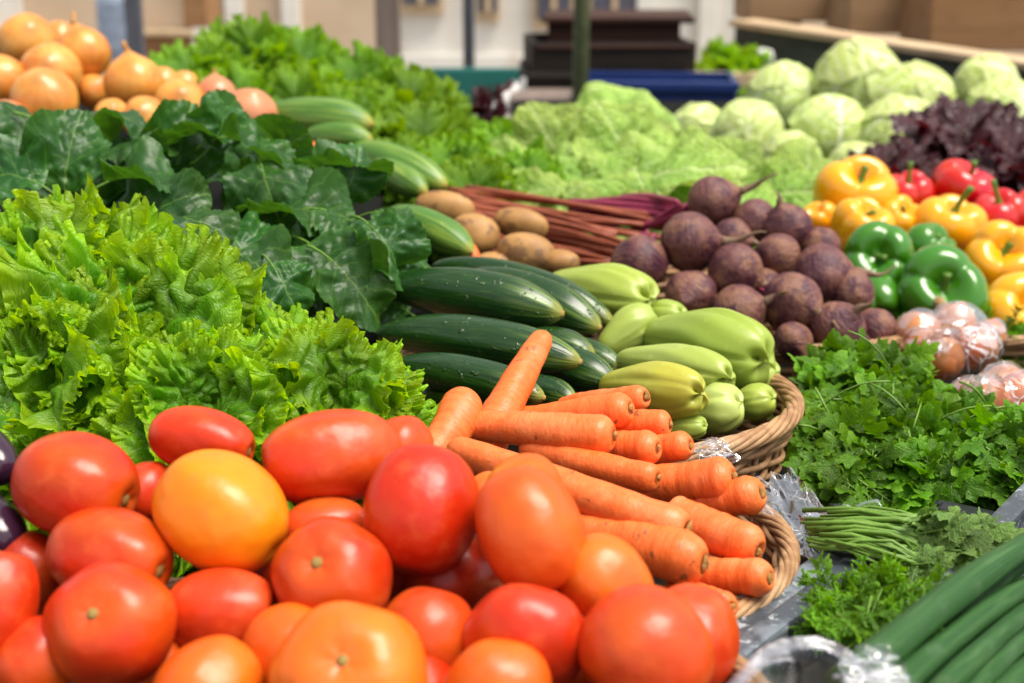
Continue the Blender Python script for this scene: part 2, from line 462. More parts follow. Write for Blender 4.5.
M['feathery'] = m_leaf('feathery_leaf', (.090, .31, .004), (.17, .45, .008), (.2, .4, .05), 4, .06, .3, .40, .32, None, 5, .4, 2.0, spec=.35, tone=True)
M['stem'] = m_plain('herb_stem', (.14, .27, .035), .45, .35, 60, .0008)
def m_scallion():
    s = NT('scallion_leaf'); a = s.attr('lf'); o = s.obj()
    st = s.noise(s.rnd_vec(s.vmul(a, (9, 9, 1.0))), 1, 3); n = s.noise(s.rnd_vec(s.vmul(a, (1.5, 1.5, 5))), 1, 3); f = s.noise(o, 60, 3)
    b = s.mix(s.step(st, .35, .7), (.016, .068, .014), (.036, .115, .024))
    b = s.mix(s.math('MULTIPLY', s.step(n, .5, .72), .55), b, (.075, .165, .05))
    b = s.mix(s.math('MULTIPLY', s.step(f, .55, .75), .3), b, (.10, .17, .09))
    return s.done(s.pbsdf(Base_Color=b, Roughness=s.math('ADD', .34, s.math('MULTIPLY', f, .25)), Specular_IOR_Level=.28, Normal=s.bump(s.math('ADD', st, s.math('MULTIPLY', n, .6)), .6, .0025)))
M['scallion'] = m_scallion()
M['wicker'] = m_wicker()
M['film'] = m_film('clear_film', base=.02, scale=40, haze=.08, dist=.001, crease=110, ca=.4)
M['film_bag'] = m_film('clear_bag', base=.015, scale=30, haze=.06, dist=.001, crease=60, ca=.55)
M['film_rim'] = m_film('clear_rim', base=.08, haze=.9, dist=.001, crease=20, ca=.1)
M['film_tray'] = m_film('clear_tray', base=.03, scale=7, haze=.5, dist=.001, crease=20, ca=.1)
M['crate'] = m_crate()
M['black'] = m_plain('black_plastic', (.012, .013, .016), .3, .3, 50)
M['cloth'] = m_plain('dark_board', (.008, .009, .008), .9, .4, 30, .002, .1)
M['bluecrate'] = m_plain('blue_plastic', (.012, .035, .16), .4, .3, 20)
M['wood_pale'] = m_wood('pale_wood', (.48, .33, .19), (.60, .45, .28))
M['wood_brown'] = m_wood('brown_wood', (.27, .135, .055), (.36, .19, .085), rough=.7)
M['wood_dark'] = m_wood('dark_wood', (.006, .004, .003), (.020, .012, .007))
M['wood_red'] = m_wood('reddish_dark_wood', (.022, .006, .003), (.055, .017, .007))
M['card'] = m_wood('cardboard', (.32, .185, .09), (.38, .23, .12), (.2, .11, .05), .8, (1, 3, 20))
M['post'] = m_plain('grey_post', (.085, .09, .11), .5, .4, 15)
M['post_wood'] = m_wood('weathered_post', (.16, .12, .10), (.24, .19, .16), ax=(30, 30, 2))
M['pole_green'] = m_plain('olive_pole', (.085, .10, .045), .45, .5, 30)
M['beam'] = m_wood('mossy_beam', (.035, .042, .038), (.085, .10, .075), ax=(2, 20, 20))
M['bench'] = m_plain('green_panel', (.010, .13, .11), .6, .3, 12)
M['wall'] = m_wall('plaster_wall', (.72, .68, .61), (.80, .77, .71), (.56, .44, .32))
M['stone'] = m_wall('sandstone', (.56, .42, .29), (.64, .50, .36), (.42, .30, .2))
M['glass'] = m_plain('window_glass', (.10, .10, .13), .15, .3, 3)
M['ground'] = m_wall('street_paving', (.22, .20, .18), (.28, .26, .23), (.15, .14, .13), 2.0)
M['sack'] = m_plain('blue_sack', (.30, .36, .47), .7, .5, 14, .01)
M['whitecloth'] = m_plain('white_cloth', (.68, .66, .64), .8, .2, 12, .004)

# ------------------------------------------------------------------ light, world, camera
TOSUN = Vector((.36, -.14, .90)).normalized()
el = math.asin(TOSUN.z); az = math.atan2(TOSUN.x, TOSUN.y)
W = bpy.data.worlds.new('World'); S.world = W; W.use_nodes = True
wt = W.node_tree; bg = wt.nodes['Background']
sky = wt.nodes.new('ShaderNodeTexSky'); sky.sky_type = 'NISHITA'; sky.sun_disc = False
sky.sun_elevation = el; sky.sun_rotation = az; sky.air_density = 1.0; sky.dust_density = 3.0
hs = wt.nodes.new('ShaderNodeHueSaturation'); hs.inputs['Saturation'].default_value = .22
wt.links.new(sky.outputs[0], hs.inputs['Color']); wt.links.new(hs.outputs[0], bg.inputs[0])
bg.inputs[1].default_value = .125
sl = bpy.data.lights.new('sun', 'SUN'); sl.energy = 2.9; sl.angle = rad(34); sl.color = (1, .92, .80)
so = bpy.data.objects.new('sun', sl); so.rotation_mode = 'QUATERNION'; so.rotation_quaternion = TOSUN.to_track_quat('Z', 'Y'); link(so)
so.location = (2, -2, 5)
cd = bpy.data.cameras.new('camera'); cam = bpy.data.objects.new('camera', cd); link(cam)
cam.location = CAM; cam.rotation_euler = (PI / 2 - PITCH, 0, 0)
cd.lens = 50; cd.sensor_width = 36; cd.clip_start = .02; cd.clip_end = 200
cd.dof.use_dof = True; cd.dof.focus_distance = 1.0; cd.dof.aperture_fstop = 6.3; cd.dof.aperture_blades = 0
S.camera = cam
S.view_settings.view_transform = 'Standard'; S.view_settings.look = 'None'
S.view_settings.exposure = .74; S.view_settings.gamma = 1
try: S.view_settings.use_curve_mapping = False
except Exception: pass
S.cycles.max_bounces = 8; S.cycles.transparent_max_bounces = 12; S.cycles.use_denoising = True
S.cycles.caustics_reflective = False; S.cycles.caustics_refractive = False
# ================================================================== LEAF SHAPES
def leaf_arrays(L, W, seed, nr=12, nt=200, A=.03, B=.015, n1=5, n3=24, T=.006, teeth=.03, lobes=0.0, nl=7, bend=.9, cup=.3, cyf=.38, pw=.75, twist=0.0, fp=4.5, blis=0.0, irr=.05):
    rg = random.Random(seed); ph = [rg.uniform(0, 6.28) for _ in range(10)]
    th = np.linspace(-PI, PI, nt, endpoint=False)
    c, s_ = np.cos(th), np.sin(th)
    hw = W / 2
    up = 1 / np.sqrt((s_ / hw) ** 2 + (c / ((1 - cyf) * L)) ** 2)
    dn = 1 / np.sqrt((s_ / hw) ** 2 + (c / (cyf * L)) ** 2)
    R = np.where(c > 0, up, dn)
    if lobes: R = R * (1 - lobes + lobes * np.abs(np.cos(nl * th / 2.0 + ph[9] * 0)) ** .7)
    R = R * (1 + irr * np.sin(3 * th + ph[0]) + .6 * irr * np.sin(7 * th + ph[1]))
    r = np.linspace(.03, 1, nr) ** pw
    RR, TH = np.meshgrid(r, th, indexing='ij')
    g = hermite(-1.0, -.55, np.cos(TH))
    rim = R[None, :] * (1 + g * RR ** 8 * teeth * (np.sin(int(n3 * 2.3) * TH + ph[2]) + .7 * np.sin(int(n3 * 3.7) * TH + ph[3])))
    x = RR * rim * np.sin(TH); y = cyf * L + RR * rim * np.cos(TH)
    p3 = n3 * TH + 1.6 * np.sin(2 * TH + ph[4]) + 1.1 * np.sin(5 * TH + ph[5]) + 2.2 * (1 - RR) * np.sin(4 * TH + ph[6])
    p5 = int(n3 * 2.1) * TH + 2.0 * np.sin(3 * TH + ph[2]) + 1.2 * np.sin(7 * TH + ph[3])
    am = .6 + .25 * np.sin(3 * TH + ph[6]) + .2 * np.sin(8 * TH + ph[0])
    z = A * g * RR ** 2.2 * (.6 * np.sin(n1 * TH + ph[7]) + .4 * np.sin((n1 + 3) * TH + ph[8]))
    z = z + B * g * am * RR ** fp * np.sin(p3) + .35 * B * g * RR ** (fp * 1.5) * np.sin(p5)
    if blis:
        for k in range(9):
            kk = rg.uniform(3, 9) * 2 * PI / L; an = rg.uniform(0, PI); p = rg.uniform(0, 6.28)
            z = z + blis * (1 - RR ** 6) * np.sin(kk * (x * math.cos(an) + y * math.sin(an)) + p) * min(1, RR.max())
    tsh = -T * g * (am * RR ** fp * np.sin(2 * p3) + .30 * RR ** (fp * 1.5) * np.sin(2 * p5))
    x = x + tsh * np.cos(TH); y = y - tsh * np.sin(TH)
    lf = np.stack([x / W, y / L, RR], -1).reshape(-1, 3)
    z = z + cup * x * x / W
    if twist:
        a = twist * y / L; x, z = x * np.cos(a) - z * np.sin(a), x * np.sin(a) + z * np.cos(a)
    b = bend if abs(bend) > 1e-3 else 1e-3
    al = b * y / L
    Y = L / b * np.sin(al) + z * np.sin(al); Z = -L / b * (1 - np.cos(al)) + z * np.cos(al)
    V = np.stack([x, Y, Z], -1).reshape(-1, 3)
    F = grid_faces(nr, nt); F.append(tuple(range(nt))[::-1])
    return V, F, lf

def leaf_mesh(name, *a, **k):
    V, F, lf = leaf_arrays(*a, **k); return mesh(name, V, F, {'lf': lf})

def rib_mesh(name, L, bend, r0, r1, start=-.25, stop=.75):
    pts = []; rs = []
    for i in range(12):
        t = start + (stop - start) * i / 11; al = bend * t
        pts.append((0, L / bend * math.sin(al) - .0 , -L / bend * (1 - math.cos(al)) - .0015)); rs.append(r0 + (r1 - r0) * i / 11)
    V, F, A = tube(pts, rs, 8)
    return mesh(name, V, F, {'lf': A})

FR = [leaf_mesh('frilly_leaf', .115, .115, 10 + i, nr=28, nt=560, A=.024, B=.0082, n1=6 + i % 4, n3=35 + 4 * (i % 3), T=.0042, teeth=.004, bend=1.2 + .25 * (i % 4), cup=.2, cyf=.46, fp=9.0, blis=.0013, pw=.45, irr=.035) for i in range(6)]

def frill_head(name, label, center, axis, R, n, seed, group, mats='lettuce', tmin=4, tmax=96, meshes=FR, mesh_len=.115):
    rg = random.Random(seed)
    axis = axis.normalized()
    t = thing(name, label, 'lettuce', center, qz(axis), group)
    for i in range(n):
        f = i / (n - 1)
        a = i * 2.39996 + rg.uniform(-.3, .3)
        tilt = rad(tmin + (tmax - tmin) * f ** .8 + rg.uniform(-9, 9))
        radial = Vector((math.cos(a), math.sin(a), 0)); Z = Vector((0, 0, 1))
        g = Z * math.cos(tilt) + radial * math.sin(tilt)
        nrm = Z * math.sin(tilt) - radial * math.cos(tilt) + Vector((rg.uniform(-.3, .3), rg.uniform(-.3, .3), 0))
        sc = R / mesh_len * (.86 + .16 * f) * rg.uniform(.82, 1.12)
        base = Z * (-.40 * R + .10 * R * (1 - f)) + radial * R * .22 * f
        ob('leaf', rg.choice(meshes), M[mats], t, base, qgn(g, nrm), sc)
    return t

# ---- the frilly lettuces at the front left
GF = 'frilly lettuces heaped behind the tomatoes'
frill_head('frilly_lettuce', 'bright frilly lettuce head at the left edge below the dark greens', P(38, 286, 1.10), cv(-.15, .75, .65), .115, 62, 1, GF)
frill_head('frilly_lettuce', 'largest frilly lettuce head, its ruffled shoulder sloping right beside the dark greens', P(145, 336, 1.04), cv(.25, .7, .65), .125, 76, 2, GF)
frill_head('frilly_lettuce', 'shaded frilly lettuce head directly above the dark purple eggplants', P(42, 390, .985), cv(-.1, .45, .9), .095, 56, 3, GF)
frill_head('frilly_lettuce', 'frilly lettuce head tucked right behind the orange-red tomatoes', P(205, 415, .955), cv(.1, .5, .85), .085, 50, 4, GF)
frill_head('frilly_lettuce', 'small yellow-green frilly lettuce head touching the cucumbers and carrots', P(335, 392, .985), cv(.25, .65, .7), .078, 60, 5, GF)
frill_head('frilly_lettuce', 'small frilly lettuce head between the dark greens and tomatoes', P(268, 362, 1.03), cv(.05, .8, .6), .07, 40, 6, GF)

# ---- the bank of lettuces at the back
BV = []
for k in range(3):
    rg = random.Random(50 + k); g_ = Geo()
    n = 34
    for i in range(n):
        f = i / (n - 1); a = i * 2.4 + rg.uniform(-.3, .3); tilt = rad(10 + 92 * f ** .8 + rg.uniform(-9, 9))
        radial = Vector((math.cos(a), math.sin(a), 0)); Z = Vector((0, 0, 1))
        g = Z * math.cos(tilt) + radial * math.sin(tilt); nrm = Z * math.sin(tilt) - radial * math.cos(tilt)
        V, F, lf = leaf_arrays(1.0 * (.8 + .3 * f), .92, 60 + i + 30 * k, nr=9, nt=130, A=.14, B=.11, n1=5, n3=17, T=.06, teeth=.02, fp=5.5, pw=.6, bend=1.0 + rg.uniform(-.2, .3), cup=.3)
        g_.add(V, F, lf, Matrix.Translation(Z * (-.45)) @ qgn(g, nrm).to_matrix().to_4x4())
    BV.append(g_.me('lettuce_head'))
GB = 'green lettuces banked behind the squash'
bank = [  # px, py, d, R, label
    (188, 62, 2.25, .105, 'green lettuce head at the left end of the rear bank, beside the onions'),
    (245, 42, 2.35, .12, 'green lettuce head rising highest against the pale wall'),
    (300, 52, 2.35, .115, 'green lettuce head on the ridge, second to the right of the highest one'),
    (352, 72, 2.3, .11, 'green lettuce head on the ridge in front of the weathered wooden post'),
    (405, 92, 2.25, .115, 'green lettuce head at the right shoulder of the ridge by the green panel'),
    (232, 92, 2.1, .10, 'green lettuce head behind the pinkish onions'),
    (290, 95, 2.1, .105, 'green lettuce head directly above the thick pale squash'),
    (350, 112, 2.05, .105, 'green lettuce head in the middle of the rear bank'),
    (420, 128, 2.02, .11, 'green lettuce head right of the middle of the rear bank'),
    (395, 160, 1.92, .09, 'green lettuce head just above the lower pale squash'),
    (455, 163, 1.9, .10, 'green lettuce head at the lower rim of the bank above the potatoes'),
    (507, 150, 1.95, .095, 'green lettuce head at the right end of the bank, meeting the pale lettuces'),
    (470, 182, 1.80, .085, 'green lettuce head lowest in the bank, just above the brownish stalks'),
    (520, 172, 1.86, .085, 'green lettuce head under the left end of the pale lettuces'),
    (480, 142, 2.1, .09, 'green lettuce head under the dark leafy bunch at the back'),
]
for i, (px, py, d, R, lab) in enumerate(bank):
    o = ob('green_lettuce', BV[i % 3], M['lettuce_back'], None, P(px, py, d), qz(cv(.1 * (i % 3 - 1), .75, .6), i * 1.3), R)
    tag(o, lab, 'lettuce', GB)

# ---- dark leafy greens
DK = [leaf_mesh('dark_leaf', .15, .150, 200 + i, nr=16, nt=260, A=.028, B=.0034, n1=2 + i % 3, n3=19, blis=.0008, irr=.03, fp=8, pw=.5,  T=.0008, teeth=.006, bend=.9 + .35 * (i % 3), cup=.9 - 1.5 * (i % 2), twist=.5 * (i % 3 - 1)) for i in range(6)]
RB = [rib_mesh('leaf_stalk', .15, .9 + .35 * i, .0030, .0016, -.5, .12) for i in range(3)]
GD = 'bunches of dark leafy greens'
# px, py, d, size px, growth (right, up, towards lens), normal (right, up, towards lens), bunch
dk = [
    (70, 152, 1.30, 90, (.05, 1, .1), (-.1, -.1, 1), 0), (100, 112, 1.40, 105, (.75, .5, .2), (-.2, .98, .1), 0),
    (8, 172, 1.27, 90, (-.8, .5, .2), (.2, .7, .7), 0), (20, 118, 1.42, 90, (-.4, .8, 0), (0, .85, .4), 0),
    (150, 178, 1.27, 100, (.9, .3, .15), (-.25, .95, .2), 0), (128, 140, 1.36, 90, (.5, .6, -.1), (-.2, .9, .3), 0),
    (202, 134, 1.40, 98, (.85, .6, .0), (-.35, .92, .15), 1), (222, 124, 1.385, 66, (.6, .8, .1), (.85, .1, .5), 1),
    (266, 152, 1.36, 95, (.9, -.15, .35), (-.1, .97, .15), 1), (268, 188, 1.31, 95, (.25, -.5, .6), (.05, .5, .85), 1),
    (338, 168, 1.36, 95, (.75, .6, .1), (-.35, .93, .1), 1), (352, 182, 1.345, 75, (.6, .5, .3), (.7, .0, .7), 1),
    (298, 212, 1.28, 105, (.95, .3, .2), (-.15, .97, .15), 1),
    (352, 222, 1.27, 85, (.95, -.15, .3), (-.1, .97, .15), 2), (388, 245, 1.23, 80, (.6, -.5, .5), (.1, .5, .85), 2),
    (195, 222, 1.19, 85, (.9, .15, .25), (0, .95, .3), 2), (262, 268, 1.16, 85, (.8, -.2, .5), (-.1, .96, .25), 2),
    (285, 286, 1.14, 75, (.5, -.6, .6), (.1, .4, .9), 2), (330, 262, 1.22, 90, (.5, -.3, .5), (.1, .55, .8), 2),
    (412, 258, 1.27, 60, (.8, .2, .1), (0, .95, .3), 2), (240, 245, 1.22, 90, (.4, -.3, .6), (.2, .5, .8), 2),
    (170, 205, 1.24, 80, (.5, .5, .4), (-.4, .6, .7), 0), (355, 285, 1.2, 85, (.6, -.5, .3), (.2, .4, .9), 2),
    (310, 165, 1.40, 80, (.3, .7, .0), (.1, .5, .8), 1), (180, 150, 1.42, 90, (.2, .9, .1), (.3, .4, .8), 1),
    (398, 215, 1.32, 60, (.9, .1, .2), (-.1, .9, .4), 2), (245, 200, 1.33, 80, (.2, .3, .7), (-.2, .5, .8), 1),
    (60, 200, 1.30, 90, (-.3, .3, .6), (.1, .5, .8), 0), (115, 205, 1.29, 90, (.3, .2, .7), (.1, .5, .8), 0),
]
bl = ['dark leafy greens bunch at the left edge, one flat leaf facing out before the onions',
      'bluish waxy dark greens bunch in front of the pinkish onions and pale squash',
      'drooping dark greens bunch between the frilly lettuce and the cucumbers']
bc = [P(70, 215, 1.33), P(260, 225, 1.37), P(300, 300, 1.27)]
BUN = [thing('dark_greens_bunch', bl[i], 'leafy greens', bc[i], None, GD) for i in range(3)]
rg = random.Random(77)
def dark_leaf(b, ctr, size, g, n, k):
    q = qgn(g, n); L = size
    sc = L / .15
    base = ctr - g.normalized() * L * .45 + n.normalized() * L * .12
    o = ob('leaf', DK[k % 6], M['collard'], BUN[b], base - bc[b], q, sc)
    ob('stalk', RB[k % 3], M['stem'], o)
for k, (px, py, d, s, g, n, b) in enumerate(dk):
    dark_leaf(b, P(px, py, d), m_px(s, d) * .95, cv(*g), cv(*n), k)
for b, n in ((0, 9), (1, 11), (2, 13)):
    for k in range(n):
        cx, cy, d0 = [(70, 190, 1.36), (250, 195, 1.44), (310, 265, 1.31)][b]
        px = cx + rg.uniform(-85, 85); py = cy + rg.uniform(-40, 45); d = d0 + rg.uniform(.0, .10)
        dark_leaf(b, P(px, py, d), m_px(rg.uniform(60, 85), d), cv(rg.uniform(-1, 1), rg.uniform(-.4, .9), rg.uniform(0, .8)), cv(rg.uniform(-.7, .7), rg.uniform(.2, 1), rg.uniform(.0, .7)), rg.randrange(6))

# ---- pale broad-leaf lettuces
PL = [leaf_mesh('pale_leaf', .2, .19, 300 + i, nr=14, nt=180, A=.024, B=.0032, n1=3 + i % 3, n3=13, T=.001, teeth=.006, blis=.0011, fp=6, bend=.5 + .3 * (i % 3), cup=.4 * (1 - 2 * (i % 2)) * .6) for i in range(5)]
GP = 'pale broad-leaved lettuces behind the beets'
pale = [  # centre, d, leaves (px, py, dd, size, growth, normal), label
    (520, 178, 1.9, [(505, 185, -.02, 100, (-.9, -.3, .4), (0, .8, .6)), (560, 195, -.05, 110, (.6, -.4, .6), (0, .8, .6)), (545, 185, 0, 110, (-.95, -.1, .2), (0, .85, .5)), (520, 170, .05, 80, (-.8, .3, .2), (0, .6, .8)), (590, 180, -.03, 80, (.2, -.5, .7), (0, .6, .8)), (560, 160, .08, 90, (-.3, .6, .2), (0, .4, .9))],
     'pale lettuce spreading a crinkled leaf left over the beet stalks'),
    (610, 135, 2.15, [(612, 122, 0, 62, (.1, 1, -.1), (.25, .2, .95)), (598, 140, -.04, 60, (-.6, .7, .3), (.6, .4, .7)), (632, 135, .0, 70, (.7, .6, .2), (-.5, .5, .7)), (570, 135, .05, 80, (-.8, .5, .1), (0, .6, .8)), (615, 150, -.05, 80, (.1, -.3, .8), (0, .7, .7))],
     'pale lettuce with one upright leaf curled like a hood in front of the blue crate'),
    (655, 172, 1.88, [(610, 192, -.04, 100, (-.5, -.4, .6), (0, .75, .65)), (650, 198, -.06, 90, (.2, -.5, .7), (0, .7, .7)), (655, 172, -.03, 120, (.5, .3, .3), (-.1, .8, .6)), (630, 155, .05, 90, (-.3, .6, .2), (0, .6, .8)), (680, 190, -.05, 80, (.6, -.3, .6), (0, .6, .8)), (668, 150, .1, 70, (.5, .5, .2), (-.2, .5, .8))],
     'pale lettuce with a long flat leaf right above the magenta beet stalks'),
    (575, 196, 1.80, [(560, 200, 0, 70, (-.6, -.3, .5), (0, .8, .6)), (595, 203, 0, 70, (.3, -.4, .6), (0, .8, .6)), (530, 194, 0, 60, (-.8, -.1, .3), (0, .8, .6))],
     'low pale lettuce whose crinkled rim overhangs the brownish beet stalks'),
    (700, 158, 2.1, [(690, 152, 0, 60, (-.5, .5, .3), (.2, .4, .9)), (725, 155, 0, 60, (.6, .4, .3), (-.2, .5, .8)), (705, 168, -.06, 80, (0, -.2, .9), (0, .7, .7)), (735, 165, -.03, 80, (.8, .2, .4), (0, .8, .6))],
     'pale lettuce standing left of the cabbages below the blue crate'),
    (745, 182, 1.98, [(735, 184, 0, 80, (-.3, .2, .6), (0, .7, .7)), (765, 178, 0, 75, (.6, .4, .3), (-.3, .5, .8)), (790, 175, -.03, 70, (.8, .3, .4), (-.2, .5, .8)), (750, 195, -.08, 70, (.2, -.4, .8), (0, .6, .8)), (805, 165, .05, 75, (.3, 1, 0), (.2, .2, .9))],
     'pale lettuce with ribbed leaves between the cabbages and the yellow peppers'),
]
for i, (cx, cy, d, lv, lab) in enumerate(pale):
    dy = [2, 18, 6, 2, 14, 16][i]
    c0 = P(cx, cy + 15 + dy, d)
    t = thing('pale_lettuce', lab, 'lettuce', c0, None, GP)
    rg = random.Random(400 + i)
    lv = list(lv)
    for _ in range(3):
        lv.append((cx + rg.uniform(-50, 50), cy + rg.uniform(-18, 35), rg.uniform(0, .12), rg.uniform(70, 110), (rg.uniform(-1, 1), rg.uniform(-.5, .35), rg.uniform(.1, .8)), (rg.uniform(-.4, .4), .5, .9)))
    for k, (px, py, dd, s, g, n) in enumerate(lv):
        L = m_px(s, d + dd) * 1.22; gv, nv = cv(*g), cv(*n)
        base = P(px, py + dy, d + dd) - gv * L * .45 + nv * L * .1
        ob('leaf', PL[(k + i) % 5], M['butter'], t, base - c0, qgn(gv, nv), L / .2)

# ---- red oak-leaf lettuce
OK_ = [leaf_mesh('red_leaf', .14, .12, 500 + i, nr=10, nt=150, A=.016, B=.007, n1=5, n3=13, T=.003, teeth=.02, lobes=.30, nl=10, bend=.9 + .3 * (i % 3), cup=.4) for i in range(4)]
for i, (px, py, d, R, n, lab) in enumerate([
    (968, 135, 2.12, .135, 34, 'dark red oak-leaf lettuce head rising in front of the cabbages'),
    (890, 168, 2.02, .095, 26, 'dark red oak-leaf lettuce head low behind the yellow and red peppers'),
    (1020, 165, 2.0, .11, 26, 'dark red oak-leaf lettuce head at the right edge behind the red peppers')]):
    frill_head('red_lettuce', lab, P(px, py, d), cv(-.1, .7, .6), R, n, 30 + i, 'red oak-leaf lettuces', 'oak', 5, 105, OK_, .14)
# small dark bunch at the back and the far green plant
frill_head('dark_bunch', 'small dark reddish leafy bunch at the back by the green panel', P(482, 104, 2.6), cv(-.8, .5, .3), .06, 14, 41, None, 'oak', 5, 80, OK_, .14)
frill_head('leafy_plant', 'small bright green leafy bunch standing on the pale board behind the blue crate', P(733, 58, 3.8), cv(0, 1, .2), .12, 26, 42, None, 'lettuce_back', 5, 85, FR, .115)['category'] = 'leafy greens'
# ================================================================== FRUIT AND ROOTS
def tomato(px, py, ln, wd, d, axis, col, label, seed=0, lob=.03, spin=0.0, scar=True):
    L, Wd = m_px(ln, d), m_px(wd, d)
    rg = random.Random(seed + int(px * 7 + py)); p0, p1 = rg.uniform(0, 6), rg.uniform(0, 6)
    ph = np.linspace(.0, PI, 30); ph[0] = .03; ph[-1] = PI - .03
    t = 1 - ph / PI
    t = ph / PI
    z = -np.cos(ph) * L / 2; r = np.sin(ph) ** .86 * Wd / 2
    r = r * (1 + .05 * np.cos(ph - .9))
    rr = r / (Wd / 2)
    def lobf(T, TH): return 1 + lob * np.cos(5 * TH + p0) * np.sin(T * PI) * (.4 + T) + .03 * np.cos(2 * TH + p1) * np.sin(T * PI)
    def zo(T, TH):
        rho = np.sin(T * PI) ** .86
        return -.085 * L * np.exp(-(rho / .34) ** 2) * (T > .5) * (1 + .05 * np.cos(5 * TH + p0)) + .025 * L * np.exp(-(rho / .2) ** 2) * (T < .5)
    V, F, A = revolve(t, z, r, 40, lobf, zo)
    t_ = thing('tomato', label, 'tomato', P(px, py, d), qz(cv(*axis), spin), 'ripe tomatoes heaped in the front basket')
    ob('body', mesh('tomato', V, F, {'cyl': A}), M['tomato'], t_, color=col)
    if scar:
        g_ = Geo()
        V, F, A = revolve(np.array([0, .5, 1.]), np.array([-.002, .0006, .0012]), np.array([.0045, .0036, .001]) * L / .07, 12); g_.add(V, F, A)
        ob('stem_scar', g_.me('stem_scar'), M['scar'], t_, (0, 0, L / 2 - .085 * L + .0005))
    return t_
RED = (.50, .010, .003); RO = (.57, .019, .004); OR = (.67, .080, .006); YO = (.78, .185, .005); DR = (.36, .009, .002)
TOM = [
    (77, 486, 128, 104, .80, (.95, -.25, .2), RED, 'large red tomato lying below the frilly lettuce, topmost on the left'),
    (203, 442, 112, 66, .845, (.9, -.2, .1), RO, 'orange-red tomato half hidden behind the yellow-orange one, touching the lettuce'),
    (220, 512, 142, 112, .775, (-.7, .45, -.2), YO, 'yellow-orange tomato, the only truly yellowish one near the top of the heap'),
    (330, 457, 146, 92, .82, (-.93, -.12, .25), (.56, .022, .006), 'long orange-red tomato lying sideways at the top with its scar on the left'),
    (421, 508, 134, 112, .775, (.15, .75, -.3), RED, 'big glossy red tomato standing upright at the top beside the carrots'),
    (332, 578, 112, 118, .745, (-.2, .45, .85), RED, 'round red tomato with its stem scar up, in the centre of the heap'),
    (111, 557, 134, 92, .765, (.93, -.2, .3), RED, 'red tomato with its scar turned right, behind the front orange-red one'),
    (110, 625, 112, 124, .715, (-.1, .40, .88), RO, 'orange-red tomato with a round scar facing up, in front on the left'),
    (222, 612, 120, 82, .745, (.98, .05, .1), (.62, .03, .008), 'red tomato lying flat right of the front orange-red one'),
    (-6, 606, 120, 80, .72, (.2, .9, -.2), RO, 'orange-red tomato cut by the left edge below the eggplants'),
    (38, 660, 90, 76, .715, (.4, .6, -.3), RO, 'orange-red tomato low in the left corner beside the scarred one'),
    (208, 690, 118, 96, .685, (.5, .5, -.6), OR, 'orange tomato cut by the bottom edge left of the centre'),
    (290, 652, 100, 88, .715, (-.6, .5, -.4), OR, 'light orange tomato partly behind the big front orange one'),
    (350, 676, 118, 150, .675, (-.05, .50, .85), (.70, .115, .007), 'big light-orange tomato at the bottom centre with a faint scar on top'),
    (428, 636, 100, 96, .72, (.2, .8, -.3), (.55, .028, .006), 'red tomato with an orange shoulder right of the round central one'),
    (326, 530, 90, 62, .80, (.9, .1, -.2), (.6, .05, .012), 'tomato sunk in the gap below the long sideways one'),
    (530, 533, 138, 104, .745, (.35, -.9, .2), (.62, .055, .008), 'large blotchy orange tomato leaning over the carrots with its tip down right'),
    (521, 496, 96, 72, .80, (.5, .6, -.5), OR, 'orange tomato behind the blotchy one, against the long carrot'),
    (606, 586, 110, 90, .745, (.55, -.7, -.2), (.66, .085, .008), 'smooth orange tomato squeezed right of the blotchy one under the thick carrot'),
    (525, 640, 94, 124, .705, (.1, .6, -.7), (.56, .016, .005), 'wide red tomato below the blotchy orange one'),
    (498, 690, 96, 104, .675, (-.1, .5, -.8), OR, 'orange tomato cut by the bottom edge right of the centre'),
    (645, 655, 132, 130, .69, (-.8, -.55, .25), (.58, .035, .007), 'biggest red-orange tomato at the lower right with a greenish end'),
    (688, 640, 120, 96, .725, (.4, .6, -.6), (.56, .02, .006), 'red tomato behind the biggest one, against the basket rim'),
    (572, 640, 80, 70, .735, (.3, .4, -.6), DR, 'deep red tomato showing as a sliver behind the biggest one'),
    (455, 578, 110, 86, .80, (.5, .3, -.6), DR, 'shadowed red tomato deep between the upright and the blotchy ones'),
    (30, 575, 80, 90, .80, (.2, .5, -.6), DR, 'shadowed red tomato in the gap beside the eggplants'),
    (148, 492, 66, 56, .84, (.4, .5, -.5), RO, 'small tomato peeking between the two upper left tomatoes'),
    (487, 500, 60, 52, .84, (.3, .4, -.6), OR, 'little orange tomato wedged between the upright red one and the carrots'),
    (160, 664, 66, 62, .74, (.3, .4, -.6), OR, 'small orange tomato behind the bottom left one'),
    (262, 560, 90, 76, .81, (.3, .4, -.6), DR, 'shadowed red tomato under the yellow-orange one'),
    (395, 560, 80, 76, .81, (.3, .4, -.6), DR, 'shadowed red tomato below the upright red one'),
    (555, 672, 80, 72, .73, (.3, .4, -.6), RED, 'red tomato glimpsed low beside the bottom right orange one'),
    (420, 690, 80, 76, .70, (.3, .4, -.6), RED, 'red tomato low between the two bottom centre orange ones'),
    (402, 448, 70, 60, .86, (.3, .4, -.6), RO, 'small orange-red tomato behind the upright one beside the lettuce'),
]
for i, a in enumerate(TOM): tomato(*a, seed=i)

